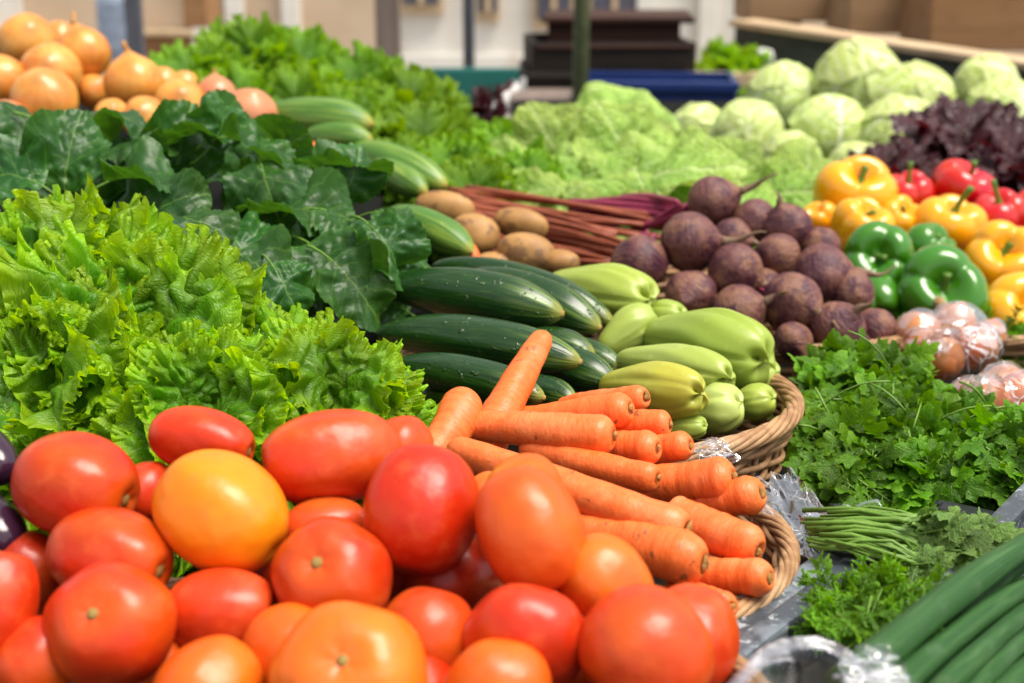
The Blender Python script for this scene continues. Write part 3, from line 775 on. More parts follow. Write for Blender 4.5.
# ---- carrots
def carrot(a, b, da, db, ra, rb, label, bend=0.0, seed=0):
    """a: pixel of the thick end, b: of the thin end"""
    A_, B_ = P(*a, da), P(*b, db); L = (B_ - A_).length
    r0, r1 = m_px(ra, da), m_px(rb, db)
    rg = random.Random(900 + seed); q = [rg.uniform(0, 6.28) for _ in range(6)]
    t = np.concatenate([[0, .004, .012, .028, .05, .075, .10], np.linspace(.13, .93, 44), [.955, .975, .99, .998]])
    sh = min(.3, .95 * r0 / L); env = np.clip(1 - (np.clip(sh - t, 0, 1) / (sh * 1.01)) ** 2.3, 0.03, 1) ** .5
    tip = np.sqrt(np.clip(1 - (np.clip(t - .93, 0, 1) / .0705) ** 2, 0.02, 1))
    r = (r0 + (r1 - r0) * t ** .9) * env * tip
    r = r * (1 + .018 * np.sin(23 * t + q[0]) + .012 * np.sin(51 * t + q[1]) + .03 * np.sin(7 * t + q[2]))
    z = t * L
    z = z + .0
    def wob(T): return (.08 * r0 * np.sin(5 * T + q[3]) + bend * L * (4 * T * (1 - T))), .08 * r0 * np.sin(4 * T + q[4])
    def zo(T, TH): return (T < .03) * .004 * (1 - np.clip(T / .012, 0, 1)) * r0 / .015
    V, F, At = revolve(t, z, r, 28, lambda T, TH: 1 + .02 * np.cos(3 * TH + 9 * T + q[5]), zo, axis='X', wob=wob)
    At[:, 2] = 1 - At[:, 2]
    t_ = thing('carrot', label, 'carrot', A_, qx((B_ - A_).normalized(), rg.uniform(-.3, .3)), 'carrots piled in the wicker basket')
    ob('root', mesh('carrot', V, F, {'cyl': At}), M['carrot'], t_)
    g_ = Geo()
    tt = np.array([0, .25, .6, 1.]); k = r0
    V, F, A = revolve(tt, np.array([-.045, -.03, .0, .10]) * k, np.array([.06, .15, .20, .28]) * k * rg.uniform(.7, 1.25), 14, lambda T, TH: 1 + .22 * np.sin(3 * TH + q[0]) + .14 * np.sin(5 * TH + q[1]), lambda T, TH: .03 * k * np.sin(4 * TH + q[2]) * (1 - T), axis='X')
    g_.add(V, F, A)
    ob('crown', g_.me('crown'), M['crown'], t_)
    return t_
CAR = [
    ((632, 408), (515, 424), .985, 1.03, 19, 15, 'carrot with a dark-spotted end pointing right, second up from the sideways middle one'),
    ((648, 396), (560, 408), 1.01, 1.06, 15, 10, 'topmost short carrot with a hair root, touching the yellowish chayote'),
    ((616, 436), (466, 425), .955, .985, 23, 14, 'level carrot lying across the pile with a blunt right end'),
    ((672, 425), (580, 424), .985, 1.01, 15, 13, 'short carrot between the level one and the chayote basket'),
    ((660, 448), (575, 448), .955, .99, 18, 15, 'short carrot right under the level one, blunt end to the right'),
    ((692, 446), (615, 456), .965, 1.0, 16, 14, 'pale short carrot nearest the twisted rim of the chayote basket'),
    ((660, 478), (520, 448), .925, .975, 16, 13, 'thin carrot squeezed above the long diagonal one'),
    ((736, 477), (640, 486), .925, .955, 23, 18, 'thick carrot with dark pores ending under the scrap of film'),
    ((764, 492), (680, 512), .915, .95, 20, 17, 'carrot at the right whose brown crown touches the crinkled film'),
    ((690, 530), (448, 447), .855, .925, 24, 15, 'longest carrot running diagonally across the whole pile'),
    ((760, 553), (672, 510), .865, .91, 23, 20, 'carrot sloping down right with a yellowish crown, beyond the longest one'),
    ((707, 565), (560, 528), .835, .88, 28, 22, 'thickest carrot at the bottom with a greenish-brown crown'),
    ((771, 578), (690, 574), .84, .875, 20, 17, 'carrot ending against the inner wicker at the bottom right'),
    ((733, 607), (670, 592), .815, .86, 17, 15, 'lowest stubby carrot beside the red tomato and the basket'),
    ((470, 398), (424, 462), 1.0, .95, 24, 18, 'carrot with a scarred top standing beside the frilly lettuce'),
    ((478, 450), (544, 334), .985, 1.075, 25, 11, 'tapered carrot leaning upright over the cucumbers'),
]
for i, a in enumerate(CAR): carrot(*a, bend=[.0, .02, .015, -.02][i % 4], seed=i)

# ---- cucumbers and squash
def cuke(name, a, b, da, db, r, label, cat, group, mat, bend=.03, seed=0, tipmat='cuketip', neck=.78, pts=2.6):
    A_, B_ = P(*a, da), P(*b, db); L = (B_ - A_).length; R = m_px(r, (da + db) / 2)
    rg = random.Random(seed); q = [rg.uniform(0, 6.28) for _ in range(4)]
    u = np.linspace(-1, 1, 44); t = (np.sin(u * PI / 2) + 1) / 2; t[0] = .002; t[-1] = .998
    x = 2 * t - 1
    r_ = R * np.clip(1 - np.abs(x) ** (pts * 1.35), .0004, 1) ** .55 * (neck + (1 - neck) * hermite(0, .5, t)) * (1 - .12 * hermite(.72, 1, t))
    r_ = r_ * (1 + .02 * np.sin(6 * t + q[0]))
    V, F, A = revolve(t, t * L, r_, 36, lambda T, TH: 1 + .018 * np.cos(7 * TH + q[1]) + .012 * np.cos(3 * TH + q[2] + 3 * T), None, axis='X')
    # lift the middle: curve upwards in world terms
    t_ = thing(name, label, cat, A_, qx((B_ - A_).normalized(), 0), group)
    V[:, 2] += bend * L * (4 * t.repeat(36) * (1 - t.repeat(36)))
    ob('body', mesh(name, V, F, {'cyl': A}), M[mat], t_)
    if tipmat:
        V, F, A = revolve(np.array([0, .5, 1]), np.array([-.003, .0006, .0014]) , np.array([.0032, .0026, .0010]) * R / .02, 10, lambda T, TH: 1 + .25 * np.sin(4 * TH), None, axis='X')
        ob('blossom_tip', mesh('blossom_tip', V, F, {'lf': A}), M[tipmat], t_, (L * .9975, 0, 0))
    return t_
GC = 'cucumbers stacked in the middle basket'
CUK = [
    ((432, 266), (613, 322), 1.37, 1.27, 19, 'rearmost dark cucumber curving behind the stack towards the chayotes', .05),
    ((462, 278), (600, 328), 1.32, 1.235, 23, 'cucumber with pale striped tip just behind the topmost one', .04),
    ((381, 287), (563, 314), 1.26, 1.19, 26, 'topmost cucumber with a broad sky-blue gleam along its back', .03),
    ((376, 333), (581, 362), 1.20, 1.12, 24, 'middle cucumber in the stack, crossed by the upright carrot', .03),
    ((500, 345), (594, 356), 1.22, 1.165, 21, 'cucumber tip showing just behind the middle one', .03),
    ((510, 352), (616, 384), 1.20, 1.14, 22, 'cucumber with yellowish end pointing at the yellowish chayote', .02),
    ((530, 345), (622, 368), 1.25, 1.19, 19, 'thin cucumber tip next to the upper chayotes', .02),
    ((393, 366), (544, 398), 1.14, 1.06, 21, 'lowest long cucumber, passing behind the upright carrot', .03),
    ((500, 385), (575, 400), 1.15, 1.085, 17, 'short cucumber end just above the dark-spotted carrot', .02),
    ((420, 395), (520, 418), 1.14, 1.08, 18, 'shadowed cucumber under the lowest long one behind the carrots', .02),
]
for i, (a, b, da, db, r, lab, bd) in enumerate(CUK): cuke('cucumber', a, b, da, db, r, lab, 'cucumber', GC, 'cuke', bd, 40 + i)
GS = 'pale striped squash beside the dark greens'
SQ = [
    ((255, 120), (372, 124), 1.86, 1.78, 22, 'thick pale squash lying under the green lettuce bank'),
    ((300, 138), (372, 140), 1.78, 1.74, 15, 'small pale squash just below the thick one'),
    ((345, 150), (446, 186), 1.76, 1.66, 20, 'pale squash pointing right at the potatoes'),
    ((372, 165), (425, 192), 1.70, 1.62, 15, 'short pale squash behind the tips of the dark greens'),
    ((388, 212), (472, 252), 1.52, 1.44, 19, 'lowest pale squash resting above the rearmost cucumber'),
]
for i, (a, b, da, db, r, lab) in enumerate(SQ): cuke('pale_squash', a, b, da, db, r, lab, 'squash', GS, 'squash', .02, 60 + i, 'cuketip')
cuke('orange_squash', (275, 140), (322, 152), 1.72, 1.70, 9, 'narrow orange root glimpsed under the thick pale squash', 'root', None, 'carrot', .0, 70, None)
cuke('orange_squash', (425, 218), (478, 262), 1.50, 1.45, 13, 'orange-brown root behind the lowest pale squash', 'root', None, 'carrot', .0, 71, None)

# ---- chayotes
def chayote(a, b, da, db, r, label, seed, col=(.40, .53, .105), furrow=.10, spin=None):
    A_, B_ = P(*a, da), P(*b, db); L = (B_ - A_).length; R = m_px(r, (da + db) / 2)
    rg = random.Random(seed); q = [rg.uniform(0, 6.28) for _ in range(5)]
    ph = np.linspace(.03, PI - .03, 44); t = (1 - np.cos(ph)) / 2
    prof = np.sin(ph) ** .75 * (.74 + .26 * hermite(.15, .7, t))
    r_ = R * prof * 1.0
    def lb(T, TH):
        k = np.cos(2.5 * TH + q[0] + .15 * np.sin(TH * 2 + q[1]))
        gro = np.exp(-(k / .17) ** 2) * furrow * (.25 + .75 * hermite(.1, .75, T))
        fine = .018 * np.cos(10 * TH + q[2] + 2 * np.sin(5 * T))
        return 1 - gro + fine * np.sin(T * PI) + .04 * np.cos(2 * TH + q[3])
    def zo(T, TH):
        e = 1 - T
        return -.06 * L * np.exp(-(e / .04)) * (1 + .5 * np.cos(5 * TH + q[0])) + 0 * TH + .02 * L * np.cos(2 * TH + q[3]) * hermite(.7, 1, T)
    V, F, A = revolve(t, t * L, r_, 60, lb, zo, axis='X')
    t_ = thing('chayote', label, 'chayote', A_, qx((B_ - A_).normalized(), rg.uniform(0, 6.28) if spin is None else spin), 'chayotes in the middle basket')
    ob('body', mesh('chayote', V, F, {'cyl': A}), M['chayote'], t_, color=col)
    V, F, A = revolve(np.array([0, .5, 1]), np.array([-.003, .000, .001]), np.array([.005, .003, .0005]) * R / .04, 10, lambda T, TH: 1 + .3 * np.cos(2 * TH), None, axis='X')
    ob('mouth', mesh('mouth', V, F, {'lf': A}), M['chaytip'], t_, (L * .945, 0, 0))
    return t_
CH = [
    ((548, 284), (655, 300), 1.38, 1.30, 31, 'large chayote at the back left, next to the rear cucumber tips'),
    ((628, 322), (686, 314), 1.34, 1.31, 19, 'small chayote squeezed behind the big furrowed one'),
    ((600, 352), (656, 314), 1.26, 1.28, 24, 'upright small chayote between the cucumber tips and the others'),
    ((648, 335), (772, 362), 1.27, 1.17, 42, 'biggest chayote with deep furrows at the right'),
    ((618, 360), (735, 380), 1.20, 1.11, 28, 'smooth pale chayote lying in front of the biggest one'),
    ((602, 386), (706, 394), 1.12, 1.05, 30, 'yellowish chayote right above the short carrots'),
    ((684, 418), (744, 402), 1.12, 1.10, 27, 'pale chayote at the basket front below the yellowish one'),
    ((728, 408), (776, 398), 1.16, 1.14, 20, 'small green chayote at the right rim of the basket'),
    ((660, 430), (708, 426), 1.075, 1.06, 14, 'chayote showing only its lower side above the rim'),
    ((726, 385), (780, 372), 1.21, 1.19, 24, 'chayote underneath the biggest one near the rim'),
    ((596, 320), (640, 300), 1.34, 1.33, 20, 'pale chayote deep behind the cucumber tips'),
]
for i, a in enumerate(CH): chayote(*a, seed=70 + i, col=[(.31, .39, .055), (.27, .36, .05), (.31, .39, .075), (.265, .36, .045), (.33, .41, .08), (.40, .385, .04), (.42, .50, .14)][i % 7])

# ---- beets
def beet(px, py, r, d, axis, label, seed, tail=1.0, crown=True, name='beet'):
    R = m_px(r, d); rg = random.Random(seed); q = [rg.uniform(0, 6.28) for _ in range(5)]
    ph = np.linspace(.04, PI - .04, 32); t = ph / PI
    rr = np.sin(ph) ** .95 * R; z = -np.cos(ph) * R * .95
    z = z + .30 * R * np.exp(-((PI - ph) / .30) ** 1.2)
    V, F, A = revolve(t, z, rr, 36, lambda T, TH: 1 + .04 * np.cos(2 * TH + q[0]) + .03 * np.cos(3 * TH + q[1] + 2 * T) + .015 * np.cos(7 * TH + q[2]))
    t_ = thing('beet', label, 'beet', P(px, py, d), qz(cv(*axis), rg.uniform(0, 6)), 'beets piled in the basket')
    ob('body', mesh('beet', V, F, {'cyl': A}), M['beet'], t_)
    if tail:
        pts = [(R * .25 * tail * math.sin(k * .5 + q[3]) * (k / 9) , R * .3 * (k / 9) ** 2 * math.cos(q[4]), R * 1.08 + R * 1.25 * tail * k / 9) for k in range(10)]
        rs = [R * (.17 * (1 - k / 9) ** 1.3 + .022) for k in range(10)]
        V, F, A = tube(pts, rs, 8); ob('taproot', mesh('taproot', V, F, {'lf': A}), M['root'], t_)
    if crown:
        g_ = Geo()
        for k in range(5):
            a = k * 1.3 + q[0]; pts = [(R * .12 * math.cos(a) * (1 + j * .35), R * .12 * math.sin(a) * (1 + j * .35), -R * .85 - R * .14 * j) for j in range(4)]
            V, F, A = tube(pts, [R * .09, R * .08, R * .075, R * .07], 6); g_.add(V, F, A)
        ob('stalk_stub', g_.me('stalk_stub'), M['stalk_mag'], t_)
BE = [
    (713, 202, 26, 1.60, (.9, .35, .25), 'topmost beet with a long taproot pointing up right', 1.3),
    (755, 222, 23, 1.58, (.5, -.3, .5), 'tan round beet just right of the topmost one', .4),
    (689, 242, 30, 1.50, (.93, .0, .35), 'large round beet left of the centre with its taproot pointing right', 1.2),
    (639, 263, 29, 1.49, (-.2, -.5, .3), 'leftmost beet resting behind the large rear chayote', .0),
    (735, 271, 28, 1.47, (.85, -.45, .35), 'scarred beet in the centre with a thick taproot slanting down', 1.2),
    (732, 240, 21, 1.55, (.6, -.1, .4), 'beet half hidden behind the large round one', .6),
    (788, 228, 24, 1.56, (-.3, .7, .3), 'dark beet with withered stalks below the pale lettuce', .5),
    (777, 256, 23, 1.52, (.5, -.6, .5), 'light brown beet in the middle of the pile', .7),
    (822, 274, 29, 1.49, (.96, .05, .2), 'smooth beet at the right touching the green peppers', 1.1),
    (792, 303, 31, 1.42, (.6, -.3, .75), 'big patchy beet at the front with a forked root', 1.0),
    (838, 329, 28, 1.40, (.3, .4, .5), 'beet at the front right above the parsley', .6),
    (738, 312, 27, 1.42, (.75, .3, .45), 'dark beet right behind the biggest chayote', .9),
    (691, 294, 25, 1.45, (-.3, -.3, .8), 'dirty beet with a cut crown low on the left', .0),
    (852, 292, 23, 1.48, (.4, -.2, -.5), 'beet partly behind the smooth right one', .0),
    (820, 246, 20, 1.55, (.4, .5, -.5), 'small beet at the back below the yellow peppers', .0),
    (793, 341, 20, 1.38, (.2, -.4, .3), 'lowest beet, sunk behind the wicker rim', .0),
    (875, 330, 22, 1.43, (.4, .3, -.4), 'brownish beet at the right end near the bagged onions', .0),
    (765, 288, 20, 1.50, (-.4, .3, .2), 'beet in the shadow between the scarred and the patchy one', .0),
    (850, 345, 20, 1.41, (.4, .0, -.4), 'beet behind the parsley tips at the front right', .0),
]
for i, (px, py, r, d, ax, lab, tl) in enumerate(BE): beet(px, py, r, d, ax, lab, 100 + i, tl, crown=(i in (3, 6, 9, 12)))

# ---- beet stalks
def stalks(label, mat, rows, seed, name='beet_stalks'):
    rg = random.Random(seed)
    t = thing(name, label, 'beet stalks', P(560, 225, 1.72), None, None)
    for (x0, y0, x1, y1, d0, d1) in rows:
        A_, B_ = P(x0 + rg.uniform(-8, 8), y0 + rg.uniform(-3, 3), d0), P(x1 + rg.uniform(-10, 10), y1 + rg.uniform(-4, 4), d1)
        r = rg.uniform(.0028, .0048); pts = []
        b = rg.uniform(-.006, .008); c = rg.uniform(-.008, .008)
        for k in range(12):
            u = k / 11; p = A_.lerp(B_, u) + Vector((0, c * math.sin(u * 3.1), b * math.sin(u * 3.1))) - t.location
            pts.append(p)
        V, F, A = tube(pts, [r * (1.25 - .5 * k / 11) for k in range(12)], 7)
        ob('stalk', mesh('stalk', V, F, {'lf': A}), M[mat], t)
rr_ = random.Random(5)
stalks('brownish red beet stalks lying between the potatoes and the pale lettuces', 'stalk_brown',
       [(430 + rr_.uniform(0, 40), 188 + k * 2.6, 640 + rr_.uniform(-50, 40), 218 + k * 2.3, 1.78 - .004 * k, 1.66 - .004 * k) for k in range(22)] +
       [(520 + rr_.uniform(-20, 20), 215 + k * 3, 640, 250 + k * 2, 1.70, 1.56) for k in range(12)], 1)
stalks('magenta beet stalks bundled behind the large round beet', 'stalk_mag',
       [(590 + rr_.uniform(-15, 40), 196 + k * 2.2, 705 + rr_.uniform(-20, 10), 206 + k * 2.6, 1.76, 1.62) for k in range(14)] +
       [(640, 232 - k * 3, 690, 205 + k * 2, 1.68, 1.62) for k in range(5)], 2)

# ---- potatoes
def potato(px, py, w, h, d, ang, label, seed):
    a, b = m_px(w, d) / 2, m_px(h, d) / 2; rg = random.Random(seed); q = [rg.uniform(0, 6.28) for _ in range(4)]
    ph = np.linspace(.05, PI - .05, 26); t = ph / PI
    V, F, A = revolve(t, -np.cos(ph) * a, np.sin(ph) ** .85 * b, 28, lambda T, TH: 1 + .05 * np.cos(2 * TH + q[0]) + .04 * np.cos(3 * TH + 4 * T + q[1]), None, axis='X')
    o = ob('potato', mesh('potato', V, F, {'cyl': A}), M['potato'], None, P(px, py, d), qx(cv(math.cos(rad(ang)), math.sin(rad(ang)), .2), q[2]))
    return tag(o, label, 'potato', 'potatoes behind the cucumbers')
potato(445, 208, 62, 34, 1.62, -10, 'potato at the upper left of the group, beside the pale squash', 1)
potato(475, 234, 50, 42, 1.57, -20, 'round potato in the middle, below the upper left one', 2)
potato(521, 224, 56, 32, 1.60, -12, 'potato at the upper right against the brownish stalks', 3)
potato(526, 254, 60, 40, 1.52, -10, 'front right potato directly behind the cucumbers', 4)
potato(492, 266, 44, 30, 1.52, 5, 'potato mostly hidden behind the rearmost cucumber', 5)
potato(560, 262, 40, 26, 1.52, -5, 'small potato behind the large rear chayote', 6)

# ---- onions
def onion(px, py, r, d, axis, label, seed, mat='onion', neck=1.0, group='onions heaped at the back left'):
    R = m_px(r, d); rg = random.Random(seed); q = [rg.uniform(0, 6.28) for _ in range(4)]
    ph = np.linspace(.05, PI - .02, 34); t = ph / PI
    rr = np.sin(ph) ** .92 * R; z = -np.cos(ph) * R * .90
    k = np.exp(-((PI - ph) / .26)); z = z + k * R * .22 * (.5 + neck * .5); rr = rr + R * .06 * np.exp(-((PI - ph) / .2) ** 2)
    V, F, A = revolve(t, z, rr, 40, lambda T, TH: 1 + .02 * np.cos(5 * TH + q[0]) + .025 * np.cos(2 * TH + q[1]))
    t_ = thing('onion', label, 'onion', P(px, py, d), qz(cv(*axis), q[2]), group)
    ob('bulb', mesh('onion', V, F, {'cyl': A}), M[mat], t_)
    if neck:
        pts = [(R * .10 * math.sin(j * .5 + q[3]), R * .06 * j / 5, z[-1] - R * .03 + R * .34 * neck * j / 5) for j in range(6)]
        V, F, A = tube(pts, [R * x for x in (.10, .085, .075, .08, .085, .06)], 8); ob('neck', mesh('neck', V, F, {'lf': A}), M['dry'], t_)
    V, F, A = revolve(np.array([0, .5, 1]), np.array([-.05, -.02, .06]) * R, np.array([.05, .12, .16]) * R, 10, lambda T, TH: 1 + .25 * np.cos(6 * TH)); ob('root_tuft', mesh('root_tuft', V, F, {'lf': A}), M['root'], t_, (0, 0, z[0]))
ON = [
    (27, 42, 29, 2.08, (.3, .3, .6), 'onion at the top left of the heap with a brown patch', 0), (83, 54, 28, 2.02, (-.25, .95, .1), 'onion with a dry curled neck standing at the top of the heap', 1.2),
    (51, 74, 31, 1.96, (.2, .2, .8), 'pale gold onion below the two topmost ones', 0), (0, 82, 28, 1.94, (-.2, .3, .8), 'onion cut by the left edge, middle height', 0),
    (45, 100, 33, 1.88, (.1, .5, .7), 'large golden onion right above the dark greens on the left', 0), (133, 84, 30, 1.95, (-.12, .97, .1), 'round golden onion with a short neck, right of the middle', 1.0),
    (94, 92, 18, 2.0, (.4, .4, .5), 'small onion in the gap left of the round golden one', 0), (163, 84, 18, 2.05, (.3, .6, .3), 'onion behind the round golden one', 0),
    (181, 104, 26, 1.92, (.2, .3, .8), 'yellow onion low on the right of the heap', 0), (144, 118, 22, 1.85, (.1, .2, .8), 'onion sunk behind the dark greens in the middle', 0),
    (216, 96, 21, 1.94, (-.05, 1, .1), 'pinkish onion with an upright neck at the right of the heap', .8), (8, 122, 22, 1.84, (.3, .3, .5), 'reddish onion low at the left edge above the greens', 0),
    (112, 116, 18, 1.86, (.2, .3, .5), 'small orange onion just above the dark leaves', 0), (185, 86, 16, 2.1, (.2, .5, .3), 'small onion at the back by the green lettuce', 0),
    (60, 40, 20, 2.15, (.2, .5, .3), 'onion peeking between the two topmost ones', 0), (-12, 50, 24, 2.1, (.2, .5, .3), 'onion cut by the left edge near the top', 0),
    (250, 114, 27, 1.80, (.2, .5, .5), 'large pinkish onion at the right end next to the thick squash', 0),
]
for i, (px, py, r, d, ax, lab, nk) in enumerate(ON): onion(px, py, r, d, ax, lab, 130 + i, 'onion_red' if i in (10, 11, 16) else 'onion', nk)

# ---- peppers
YEL = (.84, .37, .004); PGR = (.042, .180, .005); PRED = (.56, .008, .006)
def pepper(px, py, w, h, d, axis, col, label, seed, nl=4, stem=1.0):
    Wd, H = m_px(w, d), m_px(h, d); rg = random.Random(seed); q = [rg.uniform(0, 6.28) for _ in range(4)]
    ph = np.linspace(.03, PI - .02, 40); t = ph / PI
    rr = np.sin(ph) ** .62 * Wd / 2 * (.84 + .16 * hermite(.1, .75, t)); z = -np.cos(ph) * H / 2
    def lb(T, TH):
        k = np.abs(np.cos(nl * (TH + .12 * np.sin(TH + q[1])) / 2 + q[0])); return 1 - .17 * (1 - k ** .55) * (.5 + .5 * hermite(.2, .9, T)) + .06 * np.cos(2 * TH + q[2]) + .03 * np.cos(3 * TH + q[1] + 2 * T)
    def zo(T, TH):
        rho = np.sin(T * PI) ** .62; k = np.abs(np.cos(nl * (TH + .12 * np.sin(TH + q[1])) / 2 + q[0]))
        up = T > .5
        return up * (-.22 * H * np.exp(-(rho / .36) ** 2) - .07 * H * (1 - k ** .6) * hermite(.55, .8, T)) + (~up) * (.16 * H * np.exp(-(rho / .5) ** 2) )
    V, F, A = revolve(t, z, rr, 60, lb, zo)
    t_ = thing('bell_pepper', label, 'pepper', P(px, py, d), qz(cv(*axis), q[3]), 'bell peppers heaped at the right')
    ob('body', mesh('pepper', V, F, {'cyl': A}), M['pepper'], t_, color=col)
    if stem:
        z0 = H * .5 - .25 * H; pts = []; a = q[3]
        for j in range(8):
            u = j / 7; pts.append((Wd * .10 * u * u * math.cos(a), Wd * .10 * u * u * math.sin(a), z0 + H * .36 * stem * u))
        V, F, A = tube(pts, [Wd * x for x in (.11, .06, .042, .038, .036, .038, .044, .05)], 10)
        ob('stem', mesh('stem', V, F, {'lf': A}), M['pepstem'], t_)
PE = [
    (855, 196, 84, 76, 1.86, (.1, .65, .75), YEL, 'yellow pepper at the top left of the pepper heap with its green stem facing out', .5),
    (861, 230, 66, 62, 1.75, (.15, .75, .65), YEL, 'yellow pepper below the top one, above the rear green pepper', .5),
    (897, 222, 52, 50, 1.82, (.3, .6, .7), YEL, 'small yellow pepper wedged behind the rear green pepper', .4),
    (822, 224, 40, 48, 1.80, (-.3, .5, .4), YEL, 'yellow pepper half behind the top left one beside the beets', .0),
    (948, 228, 74, 62, 1.80, (.15, .8, .6), YEL, 'yellow pepper in the middle with a long upright green stem', 1.5),
    (1000, 262, 84, 76, 1.72, (-.1, .4, .9), YEL, 'large yellow pepper at the right below the red ones', .3),
    (1014, 312, 84, 70, 1.60, (.2, .2, .8), (.88, .40, .006), 'lowest yellow pepper at the right edge beside the front green one', .0),
    (878, 262, 82, 70, 1.66, (-.25, .2, .95), PGR, 'rear green pepper touching the beets', .4),
    (925, 252, 62, 58, 1.72, (.5, .6, .5), PGR, 'green pepper partly behind the two larger green ones', .4),
    (942, 293, 98, 78, 1.60, (-.15, .25, .95), PGR, 'biggest green pepper at the front, right above the bagged onions', .5),
    (875, 300, 60, 60, 1.62, (.0, -.5, .5), PGR, 'shaded green pepper low next to the beets', .0),
    (908, 200, 56, 58, 1.90, (-.1, .8, .5), PRED, 'left red pepper with a thick green stem', 1.2),
    (962, 190, 66, 54, 1.92, (.3, .75, .5), PRED, 'rear red pepper below the dark red lettuce', 1.0),
    (1000, 218, 62, 54, 1.84, (-.25, .85, .5), PRED, 'right red pepper with a curved green stem', 1.4),
    (1030, 216, 50, 56, 1.86, (.2, .6, .5), PRED, 'red pepper cut by the right edge', .6),
]
for i, (px, py, w, h, d, ax, c, lab, st) in enumerate(PE): pepper(px, py, w, h, d, ax, c, lab, 160 + i, 4 if i % 3 else 3, st)

# ---- cabbages
def cabbage(px, py, r, d, axis, label, seed):
    R = m_px(r, d) * 1.0; rg = random.Random(seed)
    t_ = thing('cabbage', label, 'cabbage', P(px, py + 12, d), qz(cv(*axis), rg.uniform(0, 6)), 'cabbages heaped at the back')
    ph = np.linspace(.03, PI - .03, 20); t = ph / PI
    V, F, A = revolve(t, -np.cos(ph) * R * .9, np.sin(ph) * R * .93, 28); ob('head', mesh('cabbage', V, F, {'lf': A * np.array([.5, .5, 1])}), M['cabbage'], t_)
    for k in range(7):
        al = k * 2.4 + rg.uniform(-.4, .4); tl = rad(rg.uniform(38, 62)) if k else .2
        c = Vector((math.sin(tl) * math.cos(al), math.sin(tl) * math.sin(al), math.cos(tl)))
        g = (Vector((0, 0, 1)) - c * c.z).normalized(); x = g.cross(c)
        nr, nt = 9, 56; rho = np.linspace(.03, 1, nr); th = np.linspace(-PI, PI, nt, endpoint=False)
        RR, TH = np.meshgrid(rho, th, indexing='ij')
        ang = RR * rad(62) * (1 + .08 * np.sin(3 * TH + k) + .05 * np.sin(7 * TH + 2 * k))
        Rr = R * (.955 + .012 * k + .05 * RR ** 5 + .02 * RR ** 4 * np.sin(9 * TH + k) + .012 * np.sin(5 * TH) * RR)
        dx, dy = np.sin(TH), np.cos(TH)
        D = (np.cos(ang)[..., None] * np.array(c) + (np.sin(ang) * dx)[..., None] * np.array(x) + (np.sin(ang) * dy)[..., None] * np.array(g))
        V = (D * Rr[..., None]).reshape(-1, 3); lf = np.stack([RR * dx * .5, .5 + RR * dy * .5, RR], -1).reshape(-1, 3)
        F = grid_faces(nr, nt); F.append(tuple(range(nt))[::-1])
        ob('wrapper_leaf', mesh('wrapper_leaf', V, F, {'lf': lf}), M['cabbage'], t_)
CB = [
    (783, 87, 35, 2.72, (.1, .4, .8), 'cabbage at the back left, resting by the blue crate'), (858, 72, 43, 2.66, (.1, .5, .8), 'largest cabbage on top of the heap'),
    (915, 90, 38, 2.74, (-.2, .5, .7), 'cabbage right behind the largest one'), (986, 76, 32, 2.84, (0, .5, .8), 'rear cabbage under the mossy beam'),
    (1002, 104, 38, 2.66, (.2, .4, .8), 'cabbage at the right edge behind the dark red lettuce'), (828, 122, 39, 2.45, (.1, .45, .85), 'cabbage in the front row above the yellow peppers, with radiating ribs'),
    (899, 128, 43, 2.42, (.0, .6, .7), 'cabbage in the front row beside the dark red lettuce'), (748, 124, 36, 2.45, (-.1, .5, .8), 'cabbage in the front row nearest the pale lettuces'),
    (700, 122, 30, 2.55, (-.2, .5, .8), 'leftmost cabbage half covered by pale lettuce'), (855, 158, 28, 2.3, (0, .4, .8), 'lowest cabbage just above the top yellow pepper'),
    (790, 150, 30, 2.35, (0, .4, .8), 'cabbage low behind the ribbed pale lettuce'),
]
for i, a in enumerate(CB): cabbage(*a, seed=200 + i)

# ---- eggplants at the left edge
for i, (px, py, w, h, d, lab) in enumerate([(-16, 452, 52, 66, .84, 'upper purple eggplant cut by the left edge beside the big red tomato'), (-12, 528, 66, 66, .80, 'lower purple eggplant cut by the left edge, very glossy')]):
    ph = np.linspace(.04, PI - .04, 24)
    a, b = m_px(w, d) / 2, m_px(h, d) / 2
    V, F, A = revolve(ph / PI, -np.cos(ph) * b * 1.5, np.sin(ph) ** .8 * a, 28)
    t_ = thing('eggplant', lab, 'eggplant', P(px, py, d), qz(cv(-.5, .3, -.4)), 'eggplants at the left edge')
    ob('body', mesh('eggplant', V, F, {'cyl': A}), M['eggplant'], t_)
    g_ = Geo()
    for k in range(5):
        V, F, lf = leaf_arrays(a * 1.0, a * .55, k, nr=5, nt=20, A=0, B=0, T=0, teeth=0, bend=.9, cup=.0); g_.add(V, F, lf, Matrix.Translation((0, 0, b * 1.52)) @ qgn(Vector((math.cos(k * 1.257), math.sin(k * 1.257), -.35)), Vector((0, 0, 1))).to_matrix().to_4x4())
    V, F, A = tube([(0, 0, b * 1.45), (0, 0, b * 1.7), (.004, 0, b * 1.95)], [a * .18, a * .15, a * .17], 8); g_.add(V, F, A)
    ob('calyx', g_.me('calyx'), M['pepstem'], t_)
